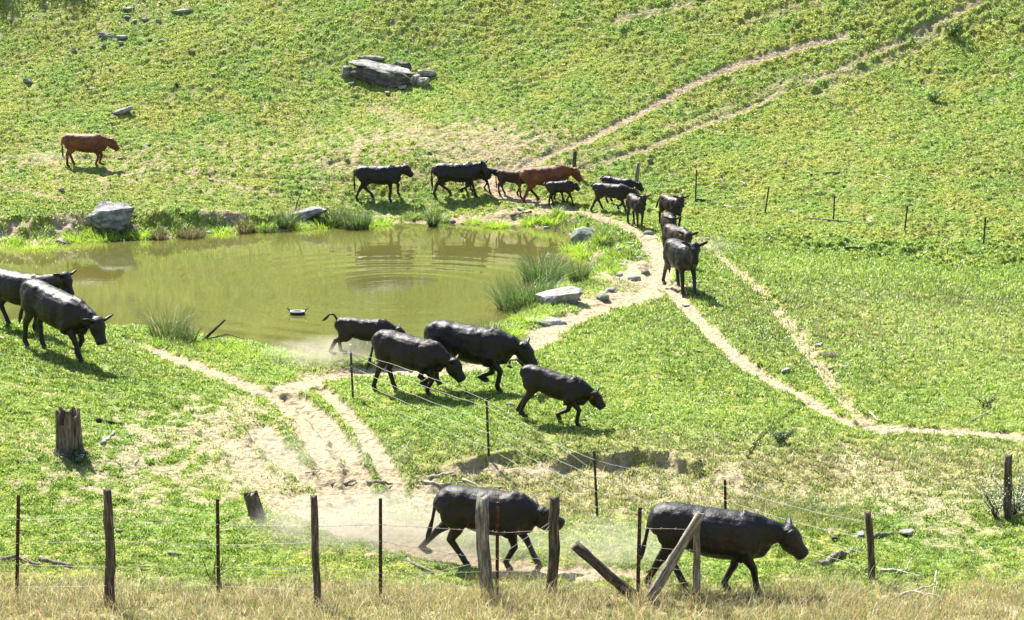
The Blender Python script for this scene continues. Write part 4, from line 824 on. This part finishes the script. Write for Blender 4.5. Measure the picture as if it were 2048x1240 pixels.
#@@COWS
# ------------------------------------------------------------------ cattle
def rotm(yaw, pitch):  # yaw about z, pitch nose-down positive
    cy, sy, cp, sp_ = math.cos(yaw), math.sin(yaw), math.cos(pitch), math.sin(pitch)
    Rz = np.array([[cy, -sy, 0], [sy, cy, 0], [0, 0, 1]]); Ry = np.array([[cp, 0, sp_], [0, 1, 0], [-sp_, 0, cp]]); return Rz@Ry
def ik(a, c, l1, l2, bend):
    """mid joint between a and c; bend: unit-ish direction of the knee"""
    v = c-a; d = np.linalg.norm(v); mx = (l1+l2)*.995
    if d > mx: k = d/mx; l1 *= k; l2 *= k
    x = (l1*l1-l2*l2+d*d)/(2*d); h = math.sqrt(max(l1*l1-x*x, 0)); u = v/d
    b_ = bend-(bend@u)*u; b_ = b_/(np.linalg.norm(b_)+1e-9); return a+u*x+b_*h
def make_cow(px, py, head, sc, label, mat, legs, hd=(1.10, 1.24), hp=35, hy=0, ny=0, tail='down', tag=None, pitch=None, calf=False, bl=1.0, blen=1.0, group=None, name='cow', roll=0, lift=0.0, vox=None, earup=0, udder=False):
    """px,py: ground point under the body; legs: 4 x (dx, lift) order front near, front far, hind near, hind far
    (near/far = right/left of the animal)"""
    p = ground(px, py); yaw = math.radians(head); fw = np.array((math.cos(yaw), math.sin(yaw))); lf = np.array((-math.sin(yaw), math.cos(yaw)))
    gf = gz(*(p[:2]+fw*.5*sc)); gb = gz(*(p[:2]-fw*.6*sc)); pt = math.atan2(gb-gf, 1.1*sc)*.8
    if pitch is not None: pt += math.radians(pitch)
    zg = (gf+gb)/2+lift
    o = np.array((p[0], p[1], zg)); Rb = rotm(0, pt)
    piv = np.array((0, 0, .75))
    def B(x, y, z): return Rb@(np.array((x*blen, y, z))-piv)+piv   # body frame -> unscaled local (yaw applied by object)
    m = MB(); w_ = bl
    lg = 1.0 if not calf else .93
    T_ = [(-.845,1.13,.07,.10),(-.815,1.11,.15,.18),(-.73,1.07,.215,.255),(-.57,1.045,.25,.285),(-.40,1.005,.265,.315),(-.20,.965,.29,.35),(.02,.94,.31,.372),(.22,.935,.305,.375),(.38,.945,.28,.37),(.52,.955,.25,.355),(.64,.965,.21,.32),(.74,.965,.165,.26),(.81,.955,.08,.14)]
    if calf: T_ = [(x, z+.02, a*.84, b_*.86) for x, z, a, b_ in T_]
    m.loft([(B(x, 0, z), a*w_, b_) for x, z, a, b_ in T_], 20, power=2.5)
    # shoulders, haunches, hip bones
    for s_ in (-1, 1):
        k = .84 if calf else 1
        m.loft([(B(.45, s_*.15*k, .60), .075, .10), (B(.47, s_*.19*k, .78), .10, .16), (B(.48, s_*.17*k, .98), .075, .15), (B(.50, s_*.08*k, 1.2), .05, .09)], 12, up=(1, 0, 0))
        m.loft([(B(-.41, s_*.15*k, .64), .085, .11), (B(-.53, s_*.165*k, .82), .105, .20), (B(-.58, s_*.145*k, .98), .10, .215), (B(-.52, s_*.10*k, 1.2), .06, .11)], 12, up=(1, 0, 0))
    # neck and head
    hx, hz = hd; nyr = math.radians(ny); ks = .9 if calf else 1
    bp = np.array((.60, 0, 1.02)); pol = B(.60, 0, 1.02)+Rb@(np.array(((hx-.60)*math.cos(nyr), (hx-.60)*math.sin(nyr), hz-1.02)))
    n0 = B(.42, 0, 1.04); n1 = B(.62, 0, 1.06)
    ax = math.radians(hp+9)+pt*.5; ay = math.radians(hy+ny); fd = np.array((math.cos(ax)*math.cos(ay), math.cos(ax)*math.sin(ay), -math.sin(ax)))
    sd_ = np.array((-math.sin(ay), math.cos(ay), 0)); upd = np.cross(fd, sd_)
    nk = n1*.42+pol*.58
    m.loft([(n0, .20*ks, .32*ks), (n1-np.array((0, 0, .03)), .18*ks, .30*ks), ((n1*.7+pol*.3)-np.array((0, 0, .045)), .15*ks, .25*ks), (nk-np.array((0, 0, .045)), .125*ks, .195*ks), (n1*.16+pol*.84-np.array((0, 0, .06)), .105*ks, .135*ks), (pol+fd*.04-upd*.07, .10*ks, .115*ks)], 16)
    # brisket / dewlap
    m.loft([(B(.48, 0, .68), .11*ks, .09), (B(.64, 0, .72), .11*ks, .11), (B(.76, 0, .76), .085*ks, .12), (B(.84, 0, .88), .05*ks, .09)], 10)
    hs_ = 1.12 if not calf else 1.15
    HD = [(-.06,.0,.06,.05),(-.025,-.01,.105,.105),(.05,-.05,.128,.15),(.12,-.08,.132,.172),(.19,-.095,.118,.162),(.26,-.098,.098,.132),(.32,-.095,.09,.112),(.37,-.096,.096,.108),(.41,-.098,.094,.10),(.435,-.10,.066,.068)]
    if calf: HD = [(a*.84, b_, c_*.95, d*.93) for a, b_, c_, d in HD]
    m.loft([(pol+(fd*a+upd*b_)*hs_, c_*hs_, d*hs_) for a, b_, c_, d in HD], 16, up=upd)
    hp_ = hp
    # legs
    J = [(.47, -1, 0), (.47, 1, 0), (-.56, -1, 1), (-.56, 1, 1)]; hoofs = []
    for (jx, s_, hind), (dx, lf_) in zip(J, legs):
        yy = s_*(.135 if calf else .155)
        Hx = jx*blen+dx; wpt = o[:2]+fw*Hx*sc+lf*(yy*.8)*sc; zh = (gz(*wpt)-o[2])/sc+lf_+.0
        Hf = np.array((Hx, yy*.8, zh)); sw = np.clip(dx, -.5, .5)
        if not hind:
            S = B(.47+.06*sw/.4*0, yy, .80); Fe = Hf+np.array((-.045+(-.10 if lf_ > .06 else 0)*1.0, 0, .135 if lf_ <= .06 else .10))
            Kn = ik(S, Fe, .385, .30, np.array((1, 0, .1)))
            up_ = B(.45, yy*.9, .98)
            m.loft([(up_, .08, .13), (S, .095, .145), ((S*.6+Kn*.4), .075, .098), (Kn+(S-Kn)*.15, .058, .066), (Kn, .058, .064), (Kn*.75+Fe*.25, .052, .055), (Kn*.3+Fe*.7, .047, .05), (Fe, .051, .056), (Fe*.35+Hf*.65+np.array((0, 0, .02)), .048, .054), (Hf+np.array((.012, 0, .045)), .046, .054), (Hf+np.array((.022, 0, .0)), .052, .066)], 12, up=(1, 0, 0))
        else:
            St = B(-.42+.18*sw, yy*1.05, .74-.06*abs(sw)); Fe = Hf+np.array((-.05-(.08 if lf_ > .06 else 0), 0, .14 if lf_ <= .06 else .10))
            Hk = ik(St, Fe, .33, .38, np.array((-1, 0, -.15)))
            up_ = B(-.53, yy*.95, 1.0)
            m.loft([(up_, .10, .22), (B(-.50+.08*sw, yy, .86), .115, .215), (St+np.array((-.05, 0, .02)), .098, .165), (St*.55+Hk*.45, .070, .105), (Hk+(St-Hk)*.15, .058, .082), (Hk, .058, .074), (Hk*.75+Fe*.25, .053, .060), (Hk*.3+Fe*.7, .048, .053), (Fe, .051, .057), (Fe*.35+Hf*.65+np.array((0, 0, .02)), .048, .055), (Hf+np.array((.012, 0, .045)), .046, .054), (Hf+np.array((.022, 0, .0)), .052, .066)], 12, up=(1, 0, 0))
        hoofs.append(Hf)
    if udder: m.loft([(B(-.50, 0, .78), .10, .08), (B(-.38, 0, .66), .13, .10), (B(-.24, 0, .66), .10, .06), (B(-.14, 0, .68), .04, .03)], 12)
    # voxel union -> one skin
    me = m.mesh('tmp', []); tmp = bpy.data.objects.new('tmp', me); COL.objects.link(tmp)
    near_ = p[1] < 50; vx = (vox or (.017 if near_ else .026))
    r_ = tmp.modifiers.new('r', 'REMESH'); r_.mode = 'VOXEL'; r_.voxel_size = vx; r_.use_smooth_shade = True
    s2 = tmp.modifiers.new('s', 'SMOOTH'); s2.factor = .6; s2.iterations = 4 if near_ else 2
    dg = bpy.context.evaluated_depsgraph_get(); me2 = bpy.data.meshes.new_from_object(tmp.evaluated_get(dg)); bpy.data.objects.remove(tmp); bpy.data.meshes.remove(me)
    co_ = np.empty(len(me2.vertices)*3, np.float32); me2.vertices.foreach_get('co', co_); co_ = co_.reshape(-1, 3)
    nr = np.empty(len(me2.vertices)*3, np.float32); me2.vertices.foreach_get('normal', nr); nr = nr.reshape(-1, 3)
    sd0 = int(px) % 50
    q = fbm(co_[:, 0]*5, co_[:, 2]*5+co_[:, 1]*2, 2, sd0)
    bl_ = (Rb.T@(co_-piv).T).T+piv; ny_ = np.abs(nr[:, 1])
    def ga(x, z, rx, rz): return np.exp(-((bl_[:, 0]/blen-x)/rx)**2-((bl_[:, 2]-z)/rz)**2)
    sc_ = (-.034*ga(-.30, 1.04, .10, .13)-.030*ga(.27, .92, .07, .26)-.026*ga(-.34, .74, .07, .12)+.022*ga(-.44, 1.20, .07, .07)+.022*ga(-.60, .92, .13, .18)+.020*ga(.52, .86, .12, .14)-.016*ga(.60, 1.08, .08, .12)+.014*ga(.44, 1.12, .07, .16)-.02*ga(-.66, 1.14, .09, .08))*sstep(.15, .6, ny_)
    sc_ += .020*ga(-.80, 1.16, .06, .07)-.016*ga(-.62, 1.33, .12, .08)*sstep(.5, .9, nr[:, 2])
    co_ = co_+nr*sc_[:, None]
    rib = np.sin(co_[:, 0]*38+co_[:, 2]*7)*np.exp(-((co_[:, 0]-.0)/.28)**2)*np.exp(-((co_[:, 2]-1.0)/.22)**2)*.0025
    co_ = co_+nr*(q*.010*(co_[:, 2:3]*0+1).ravel()*sstep(.5, .8, co_[:, 2])+rib)[:, None]
    # second mesh parts appended: ears, tail, eyes, muzzle
    vs = [co_]; fs = [tuple(pl.vertices) for pl in me2.polygons]; mi = []
    hz_ = np.array([min((np.hypot(*(c[:2]-h[:2]))+(0 if c[2]-h[2] < .055 else 9)) for h in hoofs) for c in co_[[f[0] for f in fs]]]) if True else None
    mi = [1 if a < .12 else 0 for a in hz_]
    m3 = MB()
    for s_ in (-1, 1):   # ears: cupped leaves
        e0 = pol+fd*.035+sd_*s_*.105*hs_-upd*.005
        ed = (sd_*s_*.86-fd*.30+upd*(.16+earup)); ed /= np.linalg.norm(ed); eu = np.cross(ed, fd)*s_; eu /= np.linalg.norm(eu)
        L = .235*hs_; secs = [(e0, .03, .034), (e0+ed*L*.25, .034, .058), (e0+ed*L*.5-fd*.004, .034, .070), (e0+ed*L*.75, .024, .052), (e0+ed*L, .005, .012)]
        m3.loft([(c, a, b_) for c, a, b_ in secs], 10, 0, up=tuple(np.cross(fd, ed)*1.0))
        m3.loft([(pol+fd*.145*hs_+sd_*s_*(.105*hs_)+upd*.012-sd_*s_*.012, .008, .008), (pol+fd*.15*hs_+sd_*s_*.113*hs_+upd*.012, .019, .019), (pol+fd*.152*hs_+sd_*s_*.122*hs_+upd*.012, .010, .010)], 8, 2, up=tuple(fd))
    tb = B(-.79, 0, 1.17 if not calf else 1.13)
    k = 1/1.0
    TL = {'down': [(-.07,0,.0),(-.115,0,-.15),(-.12,.02,-.4),(-.11,.03,-.62),(-.10,.02,-.85)],
          'swing': [(-.06,0,-.05),(-.10,0,-.22),(-.14,-.03,-.45),(-.19,-.05,-.65),(-.25,-.05,-.84)],
          'out': [(-.1,0,.02),(-.24,0,-.04),(-.38,0,-.2),(-.46,0,-.38),(-.52,0,-.5)],
          'up': [(-.03,0,.10),(-.10,0,.22),(-.22,0,.24),(-.33,0,.12),(-.44,0,.03)],
          'curl': [(-.08,0,.12),(-.20,0,.22),(-.36,0,.20),(-.42,0,.05),(-.30,0,.0)],
          'stub': [(-.02,0,.06),(-.05,0,.12),(-.10,0,.12),(-.14,0,.05),(-.16,0,-.08)]}[tail]
    P = [tb+np.array((.06, 0, -.02))]+[tb+np.array(a) for a in TL]
    Q = []
    for a, b_ in zip(P, P[1:]): Q += [a, (a+b_)/2]
    Q.append(P[-1]); nn = len(Q); rad = [(.038-.022*i/nn)*(1.9 if i in (nn-3, nn-2) else (1.5 if i == nn-4 else 1)) for i in range(nn)]; rad[-1] = .008
    m3.tube(Q, rad, 8, 0)
    fe = m3.mesh('x', []); b0 = len(co_)
    allv = np.concatenate([co_, np.array(m3.v, np.float32)]) ; allf = fs+[tuple(i+b0 for i in f) for f in m3.f]; mi += m3.m
    bpy.data.meshes.remove(me2); bpy.data.meshes.remove(fe)
    me = bpy.data.meshes.new(name); me.from_pydata((allv*sc).tolist(), [], allf)
    for a in (mat, M_hoof, M_eye): me.materials.append(a)
    me.polygons.foreach_set('material_index', mi); me.polygons.foreach_set('use_smooth', [True]*len(allf)); me.update()
    ob = link(name, me, None, label, 'calf' if name == 'calf' else 'cow', group or 'herd of cattle walking round the pond', loc=o); ob.rotation_euler = (0, 0, yaw)
    if tag:
        tc_, ss = tag
        for s_ in ss:
            c = pol+fd*.02+sd_*s_*.20*hs_+upd*-.0; c = c-upd*.07
            m4 = MB(); a1 = sd_*.05; a2 = upd*.062; th = fd*.006
            vv = [c-a1*.5+a2, c+a1*.5+a2, c+a1-a2*.2, c+a1*.9-a2, c-a1*.9-a2, c-a1-a2*.2]; vv = [v_+fd*.022 for v_ in vv]+[v_+fd*.022+th for v_ in vv]
            m4.add([v_*sc for v_ in vv], [tuple(range(6)), tuple(range(6, 12))[::-1]]+[(i, (i+1) % 6, 6+(i+1) % 6, 6+i) for i in range(6)]); link('ear_tag', m4.mesh('ear_tag', [tc_], False), ob)
    return ob
M_darkbrown2 = M_darkbrown
WALK = [(.28, 0), (-.18, 0), (-.24, 0), (.30, 0)]; WALK2 = [(-.20, .0), (.30, 0), (.28, 0), (-.22, .0)]
make_cow(170,331,-4,.97,'red brown cow alone on the hillside at far left',M_red,[(.05,0),(.22,.08),(-.06,0),(.10,0)],hd=(1.08,1.12),hp=32,tail='down',name='cow')
make_cow(756,396,2,.98,'black cow walking furthest left behind the pond',M_black,[(.02,0),(.34,.02),(-.22,0),(.36,0)],hd=(1.05,1.30),hp=33,hy=15,tail='down',udder=True)
make_cow(912,395,3,1.0,'black cow with a grey shaggy tail and alert ears behind the pond',M_black,[(.30,0),(-.24,.06),(-.22,0),(.34,0)],hd=(1.0,1.30),hp=48,hy=-25,tail='down',udder=True,earup=.5)
make_cow(955,384,-2,.70,'small black calf half hidden behind the head of the black cow',M_black,[(.32,0),(.0,0),(-.1,0),(.2,0)],hd=(1.0,1.14),hp=15,name='calf',calf=True,blen=.85)
make_cow(1022,392,-22,.74,'brown calf with a yellow ear tag following the black cow',M_redcalf,[(.18,0),(-.1,0),(-.05,0),(.12,0)],hd=(.94,1.0),hp=50,hy=-10,name='calf',calf=True,blen=.92,tag=(M_tagy,(-1,1)))
make_cow(1090,404,-6,1.01,'large red brown cow with shaggy back behind the pond',M_red,[(.25,0),(-.1,0),(-.18,0),(.30,.06)],hd=(1.14,1.10),hp=40,hy=-25,tail='down')
make_cow(1120,412,-6,.68,'small dark brown calf in front of the large red cow',M_darkbrown,[(.34,0),(-.02,.04),(-.05,0),(.16,0)],hd=(.92,1.08),hp=35,hy=5,tail='stub',name='calf',calf=True,blen=.88)
make_cow(1236,408,-24,.76,'black calf mostly hidden behind the black heifer near the thick wooden post',M_black,[(.1,0),(.2,0),(.05,0),(.2,.05)],hd=(1.05,1.14),hp=35,tail='stub',name='calf',calf=True)
make_cow(1221,423,-25,.80,'black heifer with a yellow ear tag left of the thick wooden post',M_blackbrown,[(.34,0),(-.12,.06),(-.30,0),(.12,0)],hd=(1.06,1.10),hp=35,hy=5,tail='stub',name='calf',calf=True,tag=(M_tagy,(1,)))
make_cow(1271,454,-70,.80,'dark calf facing the camera beside the pond path',M_darkbrown2,[(.1,0),(.05,0),(-.05,0),(.1,0)],hd=(.84,1.40),hp=45,hy=-8,name='calf',calf=True,blen=.85,tag=(M_tago,(-1,)))
make_cow(1341,457,-66,.86,'dark brown calf with a yellow tag on its left ear, last in the file',M_darkbrown2,[(.1,0),(.1,0),(-.15,0),(.05,0)],hd=(.86,1.38),hp=45,hy=-12,tail='out',name='calf',calf=True,blen=.9,tag=(M_tagy,(1,)))
make_cow(1337,498,-86,.84,'brown calf walking straight at the camera in the middle of the file',M_darkbrown,[(.1,0),(-.05,0),(.05,0),(-.1,0)],hd=(.92,1.26),hp=50,name='calf',calf=True,blen=.9,tag=None)
make_cow(1352,534,-72,.95,'brown calf almost hidden behind the leading black cow',M_darkbrown,[(.1,0),(-.05,0),(.05,0),(-.1,0)],hd=(.9,1.16),hp=50,hy=-40,name='calf',calf=True,blen=.95,tag=(M_tagy,(-1,)))
make_cow(1360,584,-75,1.05,'black cow walking towards the camera at the head of the file',M_black,[(.10,0),(.34,.02),(-.30,.12),(.1,0)],hd=(1.02,1.36),hp=42,hy=-16,tail='down',tag=None,earup=.1)
make_cow(38,660,-22,1.0,'black cow partly cut by the left picture edge',M_black,[(.2,0),(-.1,0),(-.15,0),(.2,0)],hd=(1.28,1.46),hp=50,hy=-10,pitch=-1,tail='down')
make_cow(112,704,-32,1.08,'glossy black cow striding downhill at the left',M_black,[(.34,0),(.0,0),(-.10,0),(.12,0)],hd=(1.12,1.10),hp=48,hy=-12,pitch=9,tail='swing',blen=1.05)
make_cow(727,722,-2,.80,'dark brown calf leaping with its tail raised by the muddy shore',M_darkbrown,[(.20,.0),(-.05,.02),(-.30,.26),(.0,.22)],hd=(1.02,1.05),hp=25,pitch=6,tail='up',name='calf',calf=True,tag=(M_tago,(-1,)),blen=.95)
make_cow(815,786,-20,.95,'shaggy black heifer trotting behind the wire fence posts',M_blackbrown,[(.10,0),(-.05,.12),(-.16,0),(.22,0)],hd=(1.08,1.0),hp=38,hy=5,pitch=9,tail='swing',bl=1.05)
make_cow(934,781,-14,1.09,'large black cow cantering in the middle of the group below the pond',M_black,[(.22,0),(-.12,.16),(-.25,.12),(-.05,.05)],hd=(1.12,1.12),hp=40,pitch=6,tail='down')
make_cow(1104,844,-17,.82,'black calf running in front with a curled raised tail',M_blackbrown,[(.22,.0),(-.32,.03),(-.08,.10),(-.22,.13)],hd=(1.02,1.06),hp=30,pitch=11,tail='curl',name='calf',calf=True,tag=(M_tago,(-1,)),blen=1.0)
make_cow(968,1134,-7,.96,'dark cow galloping through dust behind the foreground fence with tucked head',M_blackbrown,[(-.02,0),(.42,.03),(.25,0),(-.42,.14)],hd=(.93,1.06),hp=12,hy=30,pitch=4,tail='swing',blen=.95,tag=(M_tagy,(1,)),earup=.3)
make_cow(1412,1183,-5,.99,'big black cow walking right past the leaning poles in the foreground',M_black,[(.30,0),(-.18,0),(-.25,0),(.26,0)],hd=(1.14,1.16),hp=36,pitch=4,tail='swing',blen=1.06,bl=1.1)
# ------------------------------------------------------------------ trees on the crest (their shade falls on the top of the hill and they mirror in the pond)
def tree(x, y, h, seed, label):
    rd = random.Random(seed); g = np.random.default_rng(seed); z = gz(x, y); root = bpy.data.objects.new('tree', None); COL.objects.link(root); root.location = (x, y, z-.1)
    root['label'] = label; root['category'] = 'tree'; root['group'] = 'trees along the hill crest'
    m = MB(); m.tube([np.zeros(3), np.array((.1, 0, h*.3)), np.array((-.1, .1, h*.6)), np.array((0, 0, h*.9))], [.22, .17, .11, .03], 9)
    cs = []
    for i in range(11):
        a = i*2.4+rd.uniform(-.3, .3); f = .3+.6*i/11; L = h*.34*(1.15-f); q = np.array((0, 0, h*f)); e = q+np.array((math.cos(a)*L, math.sin(a)*L, L*.45)); m.tube([q, (q+e)/2+np.array((0, 0, .1)), e], [.08, .05, .02], 6); cs += [e, (q+e)/2]
    link('trunk', m.mesh('trunk', [M_post]), root)
    n = 5200; c = np.array(cs)[g.integers(0, len(cs), n)]; d = g.normal(size=(n, 3)); d /= np.linalg.norm(d, axis=1)[:, None]; c = c+d*(h*.13*g.random((n, 1))**.5)
    d1 = g.normal(size=(n, 3)); d1 /= np.linalg.norm(d1, axis=1)[:, None]; d2 = np.cross(d1, d); s_ = g.uniform(.09, .17, (n, 1))
    v = np.stack([c-d1*s_, c+d2*s_*.6, c+d1*s_, c-d2*s_*.6], 1).reshape(-1, 3)
    link('crown', mesh_np('crown', v, np.arange(n*4).reshape(-1, 4), M_leaf, False, np.repeat(np.array((.06, .10, .025))*g.uniform(.6, 1.5, (n, 1)), 4, 0)), root)
for i, (x, y, h) in enumerate([(-36,89,8.5),(-32,88.8,8),(-28.5,88.8,8.8),(-25,89,8.5),(-21.5,89.6,8.2),(-18,90,8),(-14.5,90.6,8.2),(-10,91.2,8),(-6,92,8.4),(-2,93,8),(3,98,8.5),(-30,99,9),(-18,99,9),(-8,100,9)]):
    tree(x, y+3.6, h-1.1, 300+i, ('%s tree from the left in the front row on the hill crest' % ('first second third fourth fifth sixth seventh eighth ninth tenth last'.split()[i])) if i < 11 else ('%s tree from the left in the back row on the hill crest' % ('first', 'middle', 'last')[i-11]))
# ------------------------------------------------------------------ dust kicked up by hooves
def dust(px, py, size, dens, label, dz=.25):
    p = ground(px, py); bm = bmesh.new(); bmesh.ops.create_icosphere(bm, subdivisions=3, radius=1)
    for v in bm.verts: v.co.x *= size[0]; v.co.y *= size[1]; v.co.z *= size[2]
    me = bpy.data.meshes.new('dust_cloud'); bm.to_mesh(me); bm.free()
    m = bpy.data.materials.new('dust'); m.use_nodes = True; t = m.node_tree; t.nodes.clear(); o = t.nodes.new('ShaderNodeOutputMaterial'); vo = t.nodes.new('ShaderNodeVolumePrincipled')
    vo.inputs['Color'].default_value = (.85, .78, .62, 1); vo.inputs['Anisotropy'].default_value = .35
    tc = t.nodes.new('ShaderNodeTexCoord'); mp = t.nodes.new('ShaderNodeMapping'); mp.inputs['Scale'].default_value = tuple(1/s for s in size); t.links.new(tc.outputs['Object'], mp.inputs[0])
    ln = t.nodes.new('ShaderNodeVectorMath'); ln.operation = 'LENGTH'; t.links.new(mp.outputs[0], ln.inputs[0])
    mr = t.nodes.new('ShaderNodeMapRange'); mr.inputs['From Min'].default_value = .15; mr.inputs['From Max'].default_value = 1.0; mr.inputs['To Min'].default_value = 1; mr.inputs['To Max'].default_value = 0; t.links.new(ln.outputs['Value'], mr.inputs[0])
    nz = ramp(t, noise(t, tc.outputs['Object'], 1.6, 4, .6), [(.36, (0, 0, 0)), (.62, (1, 1, 1))])
    a = t.nodes.new('ShaderNodeMath'); a.operation = 'MULTIPLY'; t.links.new(mr.outputs[0], a.inputs[0]); t.links.new(nz, a.inputs[1])
    b_ = t.nodes.new('ShaderNodeMath'); b_.operation = 'MULTIPLY'; b_.inputs[1].default_value = dens; t.links.new(a.outputs[0], b_.inputs[0]); t.links.new(b_.outputs[0], vo.inputs['Density']); t.links.new(vo.outputs[0], o.inputs['Volume'])
    me.materials.append(m); link('dust_cloud', me, None, label, 'dust', kind='stuff', loc=(p[0], p[1], p[2]+dz))
dust(745,1082,(2.3,1.3,.6),2.1,'pale dust cloud trailing behind the galloping cow')
dust(930,1120,(1.7,.9,.4),1.5,'dust round the hooves of the galloping cow')
dust(1210,1125,(1.5,.9,.5),1.1,'thin dust between the galloping cow and the front cow')
dust(650,725,(1.6,1.2,.35),1.5,'dust over the muddy shore behind the leaping calf')
dust(95,326,(2.0,.8,.22),.45,'faint dust behind the lone red cow')
dust(620,930,(2.2,1.5,.3),.5,'thin dust hanging over the cattle ruts')
dust(1425,505,(1.0,2.0,.25),.25,'thin dust right of the file of calves')
